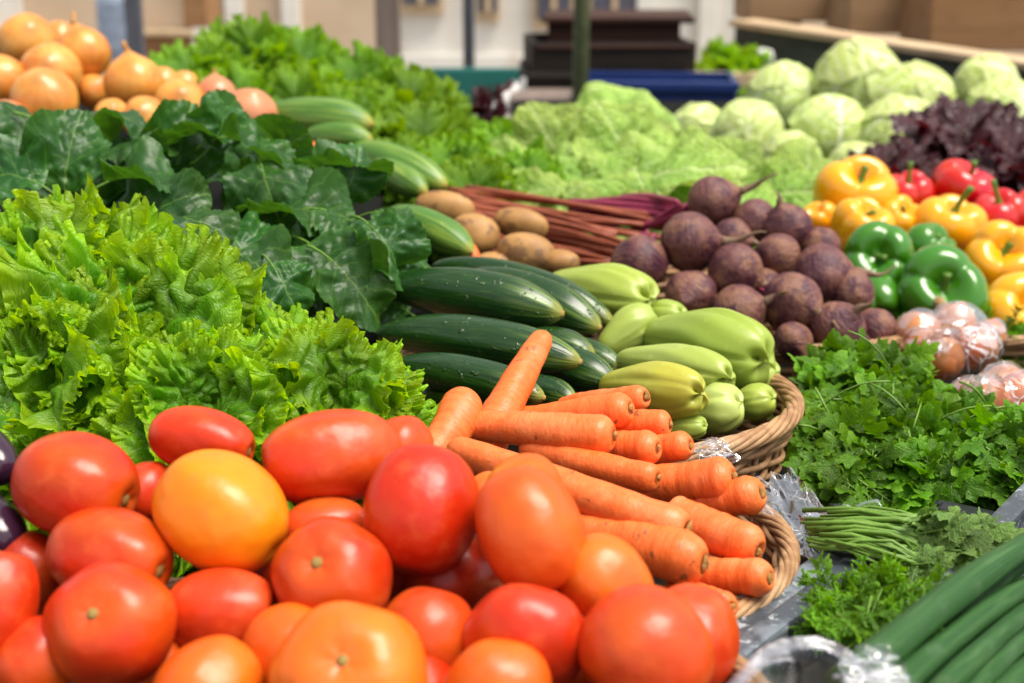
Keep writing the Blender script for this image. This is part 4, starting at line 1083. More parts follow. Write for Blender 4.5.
# ================================================================== BASKETS
def basket(label, c, rx, ry, ztop, zbot, seed, rot=0.0, rod=.0032, rows=20, nst=26, flare=.84, rim_r=.0052, rim_n=8, twist=7):
    t = thing('wicker_basket', label, 'basket', (c.x, c.y, zbot), Quaternion((0, 0, 1), rot), 'wicker baskets')
    rg = random.Random(seed); N = nst * 6; th = np.arange(N) * 2 * PI / N
    h = ztop - zbot
    def prof(u): return flare + (1 - flare) * u ** .8
    g_ = Geo()
    for k in range(rows):
        u = (k + .5) / rows; f = prof(u); off = rod * 1.5 * np.sin(nst / 2 * th + PI * (k % 2)); zz = h * u + rod * .35 * np.sin(5 * th + k) + rod * .3 * np.sin(13 * th + 2 * k)
        pts = np.stack([(rx * f + off) * np.cos(th), (ry * f + off) * np.sin(th), zz + 0 * th], -1)
        V, F, A = loop_tube(pts, rod * .92, 6); g_.add(V, F, A)
    ob('weave', g_.me('weave'), M['wicker'], t)
    g_ = Geo()
    for j in range(nst):
        a = (j + .5) * 2 * PI / nst; V, F, A = tube([(rx * prof(u) * math.cos(a), ry * prof(u) * math.sin(a), h * u) for u in (0, .3, .6, 1)], rod * .8, 6); g_.add(V, F, A)
    ob('ribbing', g_.me('ribbing'), M['wicker'], t)
    N = 420; th = np.arange(N) * 2 * PI / N; g_ = Geo()
    for s in range(rim_n):
        a = twist * th + s * 2 * PI / rim_n; rr = rim_r * .85
        pts = np.stack([(rx + .003 + rr * np.cos(a)) * np.cos(th), (ry + .003 + rr * np.cos(a)) * np.sin(th), h + rim_r * .4 + rr * 1.0 * np.sin(a)], -1)
        V, F, A = loop_tube(pts, rim_r * .46, 7); g_.add(V, F, A)
    for s in range(3):
        a = twist * 1.3 * th + s * 2.1; rr = rim_r * .55
        pts = np.stack([(rx - .001 + rr * np.cos(a)) * np.cos(th), (ry - .001 + rr * np.cos(a)) * np.sin(th), h - rim_r * 1.5 + rr * np.sin(a)], -1)
        V, F, A = loop_tube(pts, rim_r * .45, 6); g_.add(V, F, A)
    ob('rim', g_.me('rim'), M['wicker'], t)
    n = 40; fb = prof(.38) - .015; V = [(rx * fb * math.cos(2 * PI * k / n), ry * fb * math.sin(2 * PI * k / n), z) for z in (.34 * h, .38 * h) for k in range(n)]
    F = [tuple(range(n))[::-1], tuple(range(n, 2 * n))] + [(k, (k + 1) % n, n + (k + 1) % n, n + k) for k in range(n)]
    ob('bottom', mesh('bottom', V, F, None, False), M['wood_dark'], t)
    return t
def zH(H): return CZ - H
p = G(797, 545, .385)
basket('wicker basket holding the carrots, its woven inside showing at the right', Vector((p.x - .158, p.y + .01, 0)), .150, .140, zH(.388), zH(.50), 1, rows=22, rod=.0030)
p = G(790, 400, .36)
basket('wicker basket with a thick twisted rim holding cucumbers and chayotes', Vector((p.x - .205, p.y + .005, 0)), .205, .150, zH(.362), zH(.50), 2, rows=26, rod=.0029, rim_r=.0060)
p = G(745, 655, .362)
basket('wicker basket under the tomatoes, its rim showing at the lower right', Vector((p.x - .235, p.y - .05, 0)), .235, .135, zH(.365), zH(.50), 3, rows=18)
p = G(815, 352, .392)
basket('wicker basket with a pale rim below the beets', Vector((p.x - .02, p.y + .19, 0)), .19, .19, zH(.392), zH(.50), 4, rows=16)
p = G(1000, 338, .40)
basket('wicker basket under the yellow peppers at the right edge', Vector((p.x + .02, p.y + .23, 0)), .24, .23, zH(.405), zH(.50), 5, rows=15)

# ================================================================== HERBS
def leaflet(L, W, seed, lobes=.45, nl=5, bend=.6, nt=40, teeth=.1):
    return leaf_arrays(L, W, seed, nr=4, nt=nt, A=L * .10, B=L * .02, n1=3, n3=6, T=0, teeth=teeth, lobes=lobes, nl=nl * 2, bend=bend, cup=-.3, cyf=.30)
def sprig(seed, kind):
    """stem with compound leaves: leaf geometry and stem geometry"""
    rg = random.Random(seed); lg, sg = Geo(), Geo(); Ls = 1.0
    if kind == 'flat':
        V, F, A = tube([(0, 0, 0), (.02, .3, .03), (0, .62, .03)], [.016, .013, .010], 5); sg.add(V, F, A)
        for (x, y, ang, s) in ((0, .62, 0, .38), (.0, .56, 48, .32), (.0, .56, -48, .32), (.0, .36, 66, .32), (.0, .36, -66, .32), (0, .16, 72, .27), (0, .16, -72, .27)):
            V, F, lf = leaflet(s, s * 1.0, rg.randrange(999), .45, 3, rg.uniform(.3, 1.3), nt=52, teeth=.05)
            a = rad(ang + rg.uniform(-12, 12)); off = .07
            Mx = Matrix.Translation((x - math.sin(a) * off, y + math.cos(a) * off, .03)) @ Matrix.Rotation(a, 4, 'Z') @ Matrix.Rotation(rg.uniform(-.5, .4), 4, 'X') @ Matrix.Rotation(rg.uniform(-.5, .5), 4, 'Y')
            lg.add(V, F, lf, Mx)
            V, F, A = tube([(x, y, .03), (x - math.sin(a) * off * 1.5, y + math.cos(a) * off * 1.5, .03)], .006, 4); sg.add(V, F, A)
    else:
        V, F, A = tube([(0, 0, 0), (.02, .5, .04), (0, .95, .02)], [.012, .009, .005], 5); sg.add(V, F, A)
        for k in range(13):
            u = .2 + .75 * k / 12
            for sd in (-1, 1):
                V, F, lf = leaflet(.24 * (1.25 - u * .6), .085, rg.randrange(999), .55, 3, rg.uniform(.2, 1.2), nt=24)
                a = -sd * rad(48 + rg.uniform(-15, 15))
                lg.add(V, F, lf, Matrix.Translation((.015, u, .03)) @ Matrix.Rotation(a, 4, 'Z') @ Matrix.Rotation(rg.uniform(-.6, .6), 4, 'X') @ Matrix.Rotation(rg.uniform(-.9, .9), 4, 'Y'))
    return lg, sg
SPR = {k: [sprig(s, k) for s in range(5)] for k in ('flat', 'feather')}
for k in SPR:
    SPR[k] = [((np.concatenate(l.V), l.F, np.concatenate(l.A)), (np.concatenate(s.V), s.F, np.concatenate(s.A))) for l, s in SPR[k]]
def herb(name, label, spots, kind, mat, group, cat='parsley', stems=None, base=None):
    """spots: (point, growth, normal, size)"""
    lg, sg = Geo(), Geo(); rg = random.Random(len(spots)); tone = []
    o0 = base
    for (p, g, n, s) in spots:
        (lv, lfc, la), (sv, sf, sa) = rg.choice(SPR[kind])
        Mx = Matrix.Translation(p - o0) @ qgn(g, n).to_matrix().to_4x4() @ Matrix.Scale(s, 4)
        lg.add(lv, lfc, la, Mx); sg.add(sv, sf, sa, Mx)
        tone.append(np.tile([[rg.choice((.55, .75, .9, 1.0, 1.15, 1.4)), rg.random() ** 3, 0]], (len(lv), 1)))
    for pts, r in (stems or []):
        V, F, A = tube([q - o0 for q in pts], r, 6); sg.add(V, F, A)
    t = thing(name, label, cat, o0, None, group)
    fm = lg.me('foliage'); at = fm.attributes.new('tone', 'FLOAT_VECTOR', 'POINT'); at.data.foreach_set('vector', np.concatenate(tone).astype(np.float32).ravel())
    ob('foliage', fm, M[mat], t); ob('stems', sg.me('stems'), M['stem'], t)
    return t
def mound(cx, cy, d, wpx, hpx, depth, n, size, seed, gdir=None):
    rg = random.Random(seed); out = []
    for _ in range(n):
        a = rg.uniform(0, 2 * PI); r = rg.random() ** .5
        ux, uy = r * math.cos(a), r * math.sin(a)
        px, py = cx + ux * wpx / 2, cy + uy * hpx / 2
        bulge = math.sqrt(max(0, 1 - r * r))
        dd = d - uy * depth * .5 - bulge * .05 + rg.uniform(0, .05)
        p = P(px, py, dd)
        g = cv(.9 * ux + rg.uniform(-.7, .7), -.55 * uy + .25 + rg.uniform(-.6, .5), .35 + rg.uniform(-.3, .5)) if gdir is None else cv(gdir[0] + rg.uniform(-.5, .5), gdir[1] + rg.uniform(-.5, .5), gdir[2] + rg.uniform(-.4, .5))
        n_ = cv(.3 * ux + rg.uniform(-.5, .5), .75 + rg.uniform(-.4, .3), .55 + rg.uniform(-.3, .5))
        s = size * rg.uniform(.6, 1.4)
        out.append((p - g * s * .5, g, n_, s))
    return out
GPY = 'bunches of flat parsley'
def loose(cx, cy, d, w, h, n, seed):
    rg = random.Random(seed); out = []
    for _ in range(n):
        px, py = cx + rg.uniform(-w, w) / 2, cy + rg.uniform(-h, h) / 2
        a = P(px, py, d + .05); an = rg.uniform(-.9, .9); L = rg.uniform(.03, .06)
        dr = cv(math.sin(an) , -math.cos(an) * rg.choice((1, .4, -.3)), rg.uniform(.0, .5)); bow = cv(rg.uniform(-.3, .3), .5, .7)
        out.append(([a + dr * L * u + bow * L * .28 * math.sin(u * 2.6) for u in (0, .2, .4, .6, .8, 1)], rg.uniform(.0007, .0011)))
    return out
herb('parsley_bunch', 'thick flat-leaf parsley bunch beside the twisted basket rim, leaves hanging down', mound(872, 434, 1.17, 150, 150, .20, 290, .050, 1), 'flat', 'parsley', GPY, base=P(862, 470, 1.22), stems=loose(868, 425, 1.10, 110, 110, 16, 21))
herb('parsley_bunch', 'flat-leaf parsley bunch in front of the two filled bags at the right', mound(966, 462, 1.13, 165, 96, .12, 220, .049, 2), 'flat', 'parsley', GPY, base=P(960, 480, 1.2), stems=loose(955, 440, 1.09, 110, 80, 14, 22))
herb('parsley_bunch', 'raised parsley sprigs reaching up to the beet basket', mound(862, 385, 1.25, 90, 46, .05, 60, .052, 3), 'flat', 'parsley', GPY, base=P(868, 400, 1.28))
# the bunch lying on its side with stems to the left
rg = random.Random(8); st = []; sp_l = []
for k in range(56):
    k = k * 45 / 55; y0 = 515 + 32 * k / 45 + rg.uniform(-8, 8); a = P(800 + rg.uniform(0, 45), y0, .965 - .06 * k / 45 + rg.uniform(-.01, .01))
    m_ = P(892 + rg.uniform(-10, 15), 522 + 36 * k / 45 + rg.uniform(-13, 11), .935 - .05 * k / 45)
    b = P(932 + rg.uniform(0, 42), 516 + 62 * k / 45 + rg.uniform(-8, 8), .925 - .05 * k / 45)
    st.append(([a, a.lerp(m_, .5) + Vector((0, 0, .003)), m_, b], rg.uniform(.0008, .0021)))
    g = (b - m_).normalized(); sp_l.append((b - g * .02, g + cv(rg.uniform(-.5, .5), rg.uniform(-.8, .1), .2) * .6, cv(rg.uniform(-.5, .5), .6, .7), .050 * rg.uniform(.8, 1.2)))
    sp_l.append((m_ + (b - m_) * rg.uniform(.4, .95), g + cv(rg.uniform(-.2, .8), rg.uniform(-.8, .2), .2) * .7, cv(rg.uniform(-.5, .5), .6, .7), .040 * rg.uniform(.8, 1.2)))
herb('parsley_bunch', 'parsley bunch lying on its side, stems left and pale leaf backs right', sp_l, 'flat', 'parsley_pale', GPY, stems=st, base=P(880, 550, .97))
herb('feathery_greens_bunch', 'bright feathery greens bunch inside the scuffed crate below the lying parsley', mound(872, 616, .85, 112, 62, .10, 190, .042, 5), 'feather', 'feathery', None, 'herbs', base=P(880, 630, .88))
herb('dark_herb_bunch', 'dark green herb bunch at the right edge between the bags and the peppers', mound(1010, 350, 1.52, 60, 40, .05, 50, .05, 6), 'feather', 'parsley', None, 'herbs', base=P(1010, 370, 1.54))
herb('dark_herb_bunch', 'dark green herbs filling the right edge behind the black tray', mound(1012, 462, 1.10, 70, 80, .06, 110, .045, 7), 'flat', 'parsley', None, 'herbs', base=P(1010, 490, 1.12))

# ---- spring onions
t = thing('spring_onion_bunch', 'bunch of thick dark green spring onion leaves at the lower right corner', 'spring onions', P(960, 650, .75))
SO = [((1090, 512), (842, 690), .88, .69, 18), ((1080, 566), (880, 700), .85, .69, 14), ((1080, 592), (935, 690), .835, .69, 12), ((1080, 536), (955, 614), .90, .785, 13),
      ((1085, 614), (930, 712), .82, .685, 13), ((1085, 640), (965, 712), .80, .69, 12), ((1085, 664), (990, 722), .78, .69, 13), ((1080, 556), (948, 636), .885, .765, 9), ((1080, 690), (1000, 738), .75, .68, 13),
      ((1085, 604), (985, 668), .87, .765, 10), ((1085, 578), (1000, 632), .885, .80, 8), ((1085, 628), (960, 700), .835, .72, 8), ((1085, 652), (1005, 700), .81, .73, 9)]
for k, (a, b, da, db, r) in enumerate(SO):
    A_, B_ = P(*a, da), P(*b, db); R = m_px(r, (da + db) / 2); pts = []
    for j in range(14):
        u = j / 13; pts.append(A_.lerp(B_, u) + Vector((0, 0, .010 * math.sin(u * 3.1 + k * .2))) - t.location)
    V, F, A = tube(pts, [R * (.62 + .44 * j / 13 + .05 * math.sin(j * 1.1 + k)) for j in range(14)], 16)
    ob('leaf', mesh('leaf', V, F, {'lf': A}), M['scallion'], t)

# ---- crates round the herbs
def slab(t, name, a, b, h, th, mat, dz=0.0, bev=.003):
    """upright board from a to b (tops at a.z / b.z)"""
    dv = b - a; L = dv.length; V, F = box(L, th, h, bev)
    x = dv.normalized(); y = Vector((0, 0, 1)).cross(x).normalized(); z = x.cross(y)
    q = Matrix((x, y, z)).transposed().to_quaternion()
    o = ob(name, mesh(name, V, F, None, False), M[mat], t, (a + b) / 2 - z * h / 2 - t.location + Vector((0, 0, dz)), q)
    return o
a, b = G(722, 660, .385), G(846, 566, .385)
c_, d_ = G(940, 592, .372), G(1052, 466, .372)
t = thing('herb_crate', 'scuffed dark grey crate around the feathery greens and lying parsley', 'crate', (a + d_) / 2 - Vector((0, 0, .12)))
u = (b - a).normalized(); b2 = b + u * .06
slab(t, 'side_wall', a - u * .06, b2, .105, .016, 'crate')
slab(t, 'side_wall', c_ - u * .10, d_, .105, .016, 'crate')
slab(t, 'end_wall', a - u * .05, c_ - u * .09, .09, .012, 'crate', -.01)
slab(t, 'side_flange', a - u * .06 + Vector((-.012, .008, -.001)), b2 + Vector((-.012, .008, -.001)), .012, .022, 'crate')
V, F = box(.36, .30, .006, .002); ob('floor', mesh('floor', V, F, None, False), M['black'], t, (0, 0, .006))
t = thing('black_tray', 'black plastic tray edge holding the right-hand parsley', 'tray', G(990, 512, .395))
slab(t, 'front_wall', G(935, 500, .395), G(1040, 522, .395), .07, .010, 'black'); slab(t, 'lip', G(935, 500, .394) - Vector((0, .008, 0)), G(1040, 522, .394) - Vector((0, .008, 0)), .006, .016, 'black')
V, F = box(.34, .30, .006, .002); ob('floor', mesh('floor', V, F, None, False), M['black'], t, (0.0, .17, -.08))

# ---- film, bags, clear tray
def film_sheet(name, label, cat, corners, nu, nv, amp, seed, group=None):
    """crumpled sheet through four corners (a b along, d c across)"""
    rg = np.random.RandomState(seed); a, b, c, d = [np.array(tuple(x)) for x in corners]
    uu, vv = np.meshgrid(np.linspace(0, 1, nu), np.linspace(0, 1, nv), indexing='ij')
    Pt = (1 - uu)[..., None] * ((1 - vv)[..., None] * a + vv[..., None] * d) + uu[..., None] * ((1 - vv)[..., None] * b + vv[..., None] * c)
    nrm = np.cross(b - a, d - a); nrm /= np.linalg.norm(nrm)
    h = np.zeros_like(uu)
    for k in range(26):
        f = rg.uniform(2, 16); an = rg.uniform(0, PI); p0 = rg.uniform(0, 6.28)
        w = np.abs(np.sin(f * (uu * math.cos(an) + vv * math.sin(an)) + p0 + 1.5 * np.sin(3 * vv + p0)))
        h += (1 - w) ** 2 / (1 + .12 * f)
    h = (h - h.mean()) * amp
    edge = .004 * np.sin(21 * uu + 3) + .004 * np.sin(17 * vv)
    Pt = Pt + nrm * h[..., None] + edge[..., None] * (b - a) / np.linalg.norm(b - a)
    ctr = Pt.reshape(-1, 3).mean(0)
    F = [(i * nv + j, i * nv + j + 1, (i + 1) * nv + j + 1, (i + 1) * nv + j) for i in range(nu - 1) for j in range(nv - 1)]
    o = ob(name, mesh(name, Pt.reshape(-1, 3) - ctr, F, None, True), M['film'], None, tuple(ctr))
    return tag(o, label, cat, group)
film_sheet('plastic_film', 'crinkled clear plastic film draped over the crate corner right of the carrots', 'plastic film',
           (P(742, 488, 1.0), P(842, 600, .885), P(858, 545, .93), P(790, 470, 1.03)), 90, 60, .0022, 1)
film_sheet('plastic_film', 'small peaked scrap of clear film on the rim beside the carrots', 'plastic film',
           (P(696, 458, 1.0), P(738, 460, .99), P(722, 438, 1.01), P(706, 440, 1.02)), 24, 20, .002, 2)
film_sheet('plastic_film', 'flat strip of clear film behind the stems of the lying parsley', 'plastic film',
           (P(805, 520, 1.02), P(895, 522, 1.0), P(880, 506, 1.04), P(815, 508, 1.05)), 40, 20, .002, 3)

def bag(label, spheres, knot, seed, contents):
    """spheres: list of (world centre, radius); envelope of clear film pulled to a knot"""
    C0 = sum((s[0] for s in spheres), Vector()) / len(spheres)
    kd = (knot - C0).normalized(); x = kd.orthogonal().normalized(); y = kd.cross(x)
    nu, nt = 46, 120; ph = np.linspace(.02, PI - .02, nu); th = np.linspace(0, 2 * PI, nt, endpoint=False)
    PH, TH = np.meshgrid(ph, th, indexing='ij')
    D = np.cos(PH)[..., None] * np.array(kd) + (np.sin(PH) * np.cos(TH))[..., None] * np.array(x) + (np.sin(PH) * np.sin(TH))[..., None] * np.array(y)
    best = np.full(PH.shape, .012)
    sup = []
    for c, r in spheres:
        cc = np.array(c - C0); sup.append(D @ cc + r * 1.03)
        b = D @ cc; q = r * r * 1.06 - cc @ cc + b * b
        best = np.maximum(best, np.where(q > 0, b + np.sqrt(np.maximum(q, 0)), 0))
    hull = np.max(np.stack(sup), 0)
    R = .55 * best + .45 * hull
    R = np.maximum(best * 1.005, R)
    k = np.exp(-(PH / .62) ** 2)
    fold = np.sin(17 * TH + 2 * np.sin(3 * TH)) * .5 + np.sin(29 * TH + 1) * .3
    kl = (knot - C0).length
    R = R * (1 + .035 * fold * np.exp(-(PH / 1.1) ** 2) + .012 * np.sin(11 * TH + 9 * PH) + .01 * np.sin(23 * PH + 5 * TH))
    R = R * (1 - .75 * np.exp(-(PH / .35) ** 2)) + kl * np.exp(-(PH / .30) ** 2) * .98
    V = (D * R[..., None]).reshape(-1, 3); F = grid_faces(nu, nt); b0 = (nu - 1) * nt; F.append(tuple(range(b0, b0 + nt)))
    t = thing('filled_bag', label, 'bag', C0, None, 'clear bags of round roots')
    ob('film', mesh('film', V, F, None, True), M['film_bag'], t)
    pts = [tuple(kd * (kl * .9 + .006 * j) + x * .002 * j) for j in range(5)]
    Vk, Fk, Ak = tube(pts, [.004, .0035, .006, .010, .013], 12); ob('gathered_neck', mesh('gathered_neck', Vk, Fk, None), M['film'], t)
    for i, ((c, r), lab) in enumerate(zip(spheres, contents)):
        rg = random.Random(seed * 10 + i); ph2 = np.linspace(.05, PI - .03, 26); q = rg.uniform(0, 6)
        rr = np.sin(ph2) ** .9 * r; z = -np.cos(ph2) * r * .93 + r * .25 * np.exp(-((PI - ph2) / .25))
        V, F, A = revolve(ph2 / PI, z, rr, 30, lambda T, TH: 1 + .03 * np.cos(4 * TH + q))
        tag(ob('round_root', mesh('round_root', V, F, {'cyl': A}), M['bagroot'], None, c, qz(Vector((rg.uniform(-1, 1), rg.uniform(-1, 1), rg.uniform(0, 1))))), lab, 'onion', 'orange-brown onions inside the clear bags')
def sph(l): return [(P(px, py, d), m_px(r, d)) for px, py, d, r in l]
bag('clear bag with orange-brown onions, above the parsley and below the big green pepper', sph([(940, 360, 1.36, 24), (975, 350, 1.39, 23), (918, 335, 1.42, 24), (955, 325, 1.43, 22), (990, 335, 1.43, 16), (925, 352, 1.39, 22)]), P(948, 336, 1.335), 1,
    ['onion at the lower left inside the upper clear bag', 'onion at the right inside the upper clear bag', 'onion at the upper left inside the upper clear bag', 'onion at the top inside the upper clear bag', 'onion at the far right inside the upper clear bag', 'onion hidden behind the lower left one in the upper bag'])
bag('clear bag with pinkish onions at the right edge, half behind the parsley', sph([(985, 405, 1.24, 26), (1020, 400, 1.25, 28), (1005, 388, 1.28, 24), (968, 398, 1.27, 20)]), P(986, 386, 1.19), 2,
    ['onion at the lower left inside the lower clear bag', 'onion at the right edge inside the lower clear bag', 'onion at the top inside the lower clear bag', 'onion at the far left inside the lower clear bag'])

# clear tray with rounded rim at the bottom edge
t = thing('clear_tray', 'empty clear plastic tray with a rounded rim at the bottom edge', 'tray', P(800, 672, .66))
pts_o = []
cx = [P(722, 700, .63), P(766, 654, .67), P(800, 643, .685), P(838, 650, .685), P(905, 705, .66)]
def bez(L, n):
    out = []
    for i in range(n):
        u = i / (n - 1) * (len(L) - 1); k = min(int(u), len(L) - 2); f = u - k
        p0, p1, p2, p3 = L[max(k - 1, 0)], L[k], L[k + 1], L[min(k + 2, len(L) - 1)]
        out.append(.5 * ((2 * p1) + (p2 - p0) * f + (2 * p0 - 5 * p1 + 4 * p2 - p3) * f * f + (3 * p1 - p0 - 3 * p2 + p3) * f ** 3))
    return out
rim = bez(cx, 40); cen = P(812, 740, .60)
rows_ = []
for k, (s, dz) in enumerate(((1.0, -.004), (1.01, .000), (.985, .0015), (.955, .000), (.93, -.006), (.91, -.03), (.86, -.045), (.4, -.047), (.05, -.047))):
    rows_.append([cen + (p - cen) * s + Vector((0, 0, dz)) - t.location for p in rim])
V = [tuple(p) for r in rows_ for p in r]; n = 40
F = [(i * n + j, i * n + j + 1, (i + 1) * n + j + 1, (i + 1) * n + j) for i in range(len(rows_) - 1) for j in range(n - 1)]
ob('shell', mesh('shell', V, F, None, True), M['film_tray'], t)
V, F, A = tube([p - t.location for p in rim], .0032, 8); ob('rim', mesh('rim', V, F, {'lf': A}), M['film_rim'], t)
film_sheet('plastic_film', 'folded peak of clear film leaning between the clear tray and the spring onions', 'plastic film',
           (P(838, 690, .66), P(926, 696, .66), P(882, 644, .69), P(858, 655, .685)), 40, 30, .003, 5).data.materials[0] = M['film_tray']

# ================================================================== STALL
t = thing('market_stall', 'long dark stall table carrying all the vegetables', 'stall', (0.1, 1.9, 0))
def part_box(name, c, s, mat, rot=None, par=None, bev=.006):
    V, F = box(*s, bev); return ob(name, mesh(name, V, F, None, False), M[mat], par or t, Vector(c) - (par or t).location, rot)
part_box('tabletop', (.1, 1.85, zH(.50) - .02), (3.6, 3.5, .04), 'cloth')
for x in (-1.55, 1.75):
    for y in (.25, 3.45): part_box('leg', (x, y, .36), (.06, .06, .72), 'wood_dark')
def ramp(c, s, tilt):
    part_box('sloped_board', c, s, 'cloth', Quaternion((1, 0, 0), rad(tilt)))
ramp((-.62, 1.02, zH(.41)), (.86, .50, .02), 14)
ramp((-.62, 1.62, zH(.375)), (.9, .62, .02), 8)
ramp((-.72, 2.2, zH(.345)), (1.1, .66, .02), 10)
ramp((.15, 1.90, zH(.42)), (.62, .5, .02), 6)
ramp((.65, 1.95, zH(.45)), (.9, .5, .02), 6)
ramp((.65, 2.6, zH(.40)), (1.3, .75, .02), 9)
ramp((.1, 2.3, zH(.37)), (.5, .4, .02), 4)

a_, b_ = P(1095, 588, .85), P(925, 706, .69); a_.z -= .021; b_.z -= .021
slab(t, 'riser', a_, b_, .09, .17, 'cloth')
q_ = P(975, 372, 1.37); part_box('riser', (q_.x + .02, q_.y + .03, zH(.475)), (.20, .16, .05), 'cloth')
q_ = P(1005, 405, 1.25); part_box('riser', (q_.x + .01, q_.y + .02, zH(.48)), (.14, .10, .04), 'cloth')

# ================================================================== BEHIND THE STALL
def upbox(name, label, cat, px0, px1, py0, py1, d, depth, mat, group=None, parts=None, bev=.008):
    a, b = P(px0, py1, d), P(px1, py0, d); s = Vector((b.x - a.x, depth, (b - a).dot(UV_) / cp))
    c = Vector(((a.x + b.x) / 2, a.y + depth / 2, (a.z + b.z) / 2))
    V, F = box(s.x, s.y, s.z, bev); o = ob(name, mesh(name, V, F, None, False), M[mat], None, c); return tag(o, label, cat, group)
def post(label, px, d, r, ztop, mat, square=True, name='awning_post'):
    p = P(px, 60, d); t = thing(name, label, 'post', (p.x, p.y, 0), None, 'posts behind the stall')
    if square: V, F = box(2 * r, 2 * r, ztop, .006)
    else: V, F, _ = tube([(0, 0, -ztop / 2), (0, 0, 0), (0, 0, ztop / 2)], r, 14)
    ob('shaft', mesh('shaft', V, F, None, not square), M[mat], t, (0, 0, ztop / 2))
    V, F = box(4.5 * r, 4.5 * r, .02, .004); ob('foot_plate', mesh('foot_plate', V, F, None, False), M['post'], t, (0, 0, .012))
post('dark grey metal post behind the onion heap', 137, 5.2, .028, 2.6, 'post')
post('weathered wooden post behind the lettuce bank', 389, 5.0, .042, 2.6, 'post_wood')
post('thin dark metal post in front of the white wall', 469, 5.0, .020, 2.6, 'post', False)
post('slim olive green pole right in front of the dark box pile', 581, 3.25, .0185, 2.5, 'pole_green', False)
upbox('painted_screen', 'dark green painted panel low behind the lettuce bank', 'panel', 415, 545, 69, 108, 4.8, .04, 'bench')
# pile of dark boxes
def crate_box(label, px0, px1, py0, py1, d, depth, mat, rot=0.0, lid=None):
    a, b = P(px0, py1, d), P(px1, py0, d); w, h = b.x - a.x, (b - a).dot(UV_) / cp
    t = thing('dark_crate', label, 'crate', ((a.x + b.x) / 2, a.y + depth / 2, min(a.z, b.z) + 0), Quaternion((0, 0, 1), rad(rot)), 'dark crates piled behind the stall')
    z0 = 0
    def bx_(n, c, s, m): V, F = box(*s, .005); ob(n, mesh(n, V, F, None, False), M[m], t, c)
    if rot < 0: bx_('lid', (0.01, -.01, h + .008), (w + .05, depth + .06, .016), mat)
    bx_('front_board', (0, -depth / 2, h / 2), (w, .018, h), mat); bx_('back_board', (0, depth / 2, h / 2), (w, .018, h), mat)
    bx_('end_board', (-w / 2 + .01, 0, h / 2), (.018, depth - .02, h - .004), mat); bx_('end_board', (w / 2 - .01, 0, h / 2), (.018, depth - .02, h - .004), mat)
    bx_('base_board', (0, 0, .01), (w - .04, depth - .02, .012), mat); bx_('edge_strip', (0, -depth / 2 - .012, h - .012), (w - .02, .010, .012), 'wood_red' if lid is None else lid)
crate_box('flat reddish dark crate on top of the dark pile', 552, 684, 24, 46, 3.75, .34, 'wood_red', -4)
crate_box('black crate in the middle of the dark pile', 528, 692, 44, 76, 3.72, .36, 'wood_dark', 3)
crate_box('lowest dark crate of the pile, scuffed brown at its left side', 520, 640, 74, 112, 3.70, .36, 'wood_dark', 0, 'wood_dark')
upbox('brown_sack', 'brown crumpled sack at the foot of the dark crate pile', 'sack', 508, 590, 96, 122, 3.5, .2, 'post_wood', bev=.03)
film_sheet('white_cloth', 'crumpled white cloth hanging left of the dark crate pile', 'cloth', (P(486, 112, 3.55), P(528, 108, 3.55), P(526, 80, 3.65), P(512, 84, 3.65)), 24, 24, .012, 9).data.materials[0] = M['whitecloth']
# blue crate
a, b = P(584, 134, 3.35), P(742, 92, 3.35)
t = thing('blue_crate', 'blue plastic crate behind the pale lettuces', 'crate', ((a.x + b.x) / 2, a.y + .2, a.z), Quaternion((0, 0, 1), rad(-5)))
w, h = b.x - a.x, b.z - a.z + .02
for nme, c, s in (('front_wall', (0, -.12, h / 2), (w, .012, h)), ('back_wall', (0, .12, h / 2), (w, .012, h)), ('end_wall', (-w / 2, 0, h / 2), (.012, .228, h)), ('end_wall', (w / 2, 0, h / 2), (.012, .228, h)), ('floor', (0, 0, .006), (w - .02, .22, .01)),
                  ('rim', (0, -.132, h - .012), (w + .02, .016, .022)), ('rim', (0, .132, h - .012), (w + .02, .016, .022))):
    V, F = box(*s, .003); ob(nme, mesh(nme, V, F, None, False), M['bluecrate'], t, c)
upbox('pale_board', 'pale wooden board ledge behind the blue crate under the small green bunch', 'board', 686, 762, 73, 88, 3.7, .35, 'wood_pale')
upbox('pink_bundle', 'small pinkish white bundle beside the small green bunch', 'bundle', 758, 775, 50, 68, 3.75, .08, 'whitecloth', bev=.03)
# mossy beam and boxes at the right
def beam(label, x0, y0, d0, x1, y1, d1, h, th, mat, name, cap=None):
    a, b = P(x0, y0, d0), P(x1, y1, d1); t = thing(name, label, 'beam', (a + b) / 2)
    slab(t, 'face_board', a, b, h, th, mat)
    if cap: slab(t, 'top_board', a + Vector((0, -.01, .020)), b + Vector((0, -.01, .020)), .018, th + .05, cap)
beam('long mossy dark beam with a pale top board sloping behind the cabbages', 742, 26, 4.1, 1075, 76, 3.1, .11, .05, 'beam', 'mossy_beam', 'wood_pale')
upbox('cardboard_box', 'light brown cardboard box standing on the beam, left of the three', 'box', 748, 845, -20, 20, 4.3, .3, 'card', 'cardboard boxes behind the beam')
upbox('cardboard_box', 'brown cardboard box in the middle behind the mossy beam', 'box', 847, 922, -20, 32, 4.05, .3, 'card', 'cardboard boxes behind the beam')
upbox('wooden_crate', 'darker brown wooden crate at the upper right corner', 'crate', 928, 1060, -25, 48, 3.75, .3, 'wood_brown')
upbox('green_drape', 'dark green mossy drape below the left end of the beam', 'drape', 738, 800, 20, 62, 4.5, .06, 'beam')
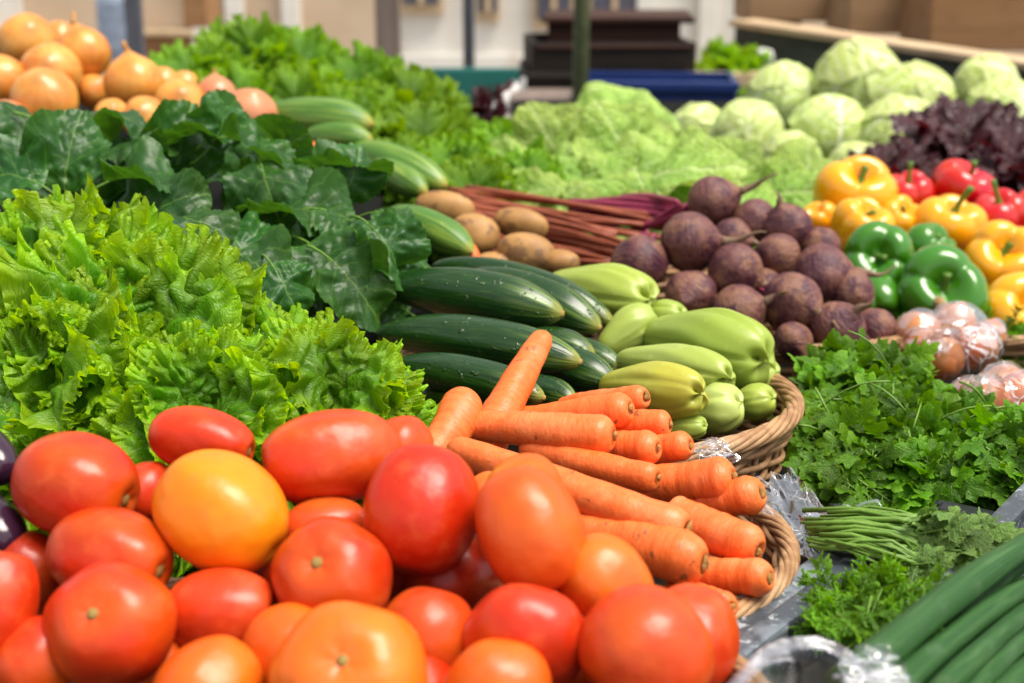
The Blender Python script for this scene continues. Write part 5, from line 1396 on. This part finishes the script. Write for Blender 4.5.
# blue-grey sack, dark box
upbox('blue_sack', 'blurred blue-grey sack beside the dark grey post', 'sack', 96, 132, -10, 62, 5.6, .22, 'sack', bev=.06)
upbox('brown_chest', 'dark brown chest standing by the wall right of the dark grey post', 'chest', 184, 208, -14, 26, 6.3, .3, 'wood_brown')

# street and building
V = [(-60, -20, 0), (60, -20, 0), (60, 120, 0), (-60, 120, 0)]
tag(ob('ground', mesh('ground', V, [(0, 1, 2, 3)], None, False), M['ground']), None, None, None, 'structure')
t = thing('street_building', 'pale stone and plaster building across the street with low windows', 'building', (0, 8.0, 0))
def wp(x0, x1, z0, z1, y, th, mat, name='wall'): part_box(name, ((x0 + x1) / 2, y + th / 2, (z0 + z1) / 2), (x1 - x0, th, z1 - z0), mat, None, t, .01)
def X(px): return (px - 512) / FPX * 8.1
wp(X(-300), X(40), 0, 3.2, 8.0, .2, 'wall'); wp(X(40), X(250), 0, 3.2, 8.03, .2, 'stone'); wp(X(250), X(395), 0, 3.2, 8.0, .22, 'stone'); wp(X(395), X(640), 0, 3.2, 8.02, .2, 'wall')
wp(X(640), X(752), 0, 3.2, 8.0, .2, 'wall'); wp(X(752), X(1500), 0, 3.2, 8.03, .2, 'stone')
for x0, x1 in ((-20, 92), (142, 206)):
    wp(X(x0), X(x1), .70, .735, 7.9, .12, 'wood_pale', 'ledge'); wp(X(x0), X(x1), .60, .70, 7.97, .05, 'wood_brown', 'ledge_shadow_board')
for px in (214, 246, 300, 640, 700, 750): wp(X(px) - .05, X(px) + .05, 0, 3.2, 7.93, .08, 'wall', 'pilaster')
wp(X(395), X(540), 0, .60, 7.97, .05, 'wall', 'plinth')
for x0, x1, z in ((404, 446, .82), (478, 500, .78), (532, 572, .74), (584, 636, .74)):
    w_ = ob('window', mesh('window', *box(X(x1) - X(x0), .06, 1.2, .004), None, False), M['wood_pale'], t, Vector(((X(x0) + X(x1)) / 2, 7.99, z + .6)) - t.location)
    ob('pane', mesh('pane', *box((X(x1) - X(x0)) * .8, .02, 1.1, .002), None, False), M['glass'], w_, (0, -.035, .0))
    ob('mullion', mesh('mullion', *box(.03, .02, 1.1, .002), None, False), M['wood_pale'], w_, (0, -.05, .0))
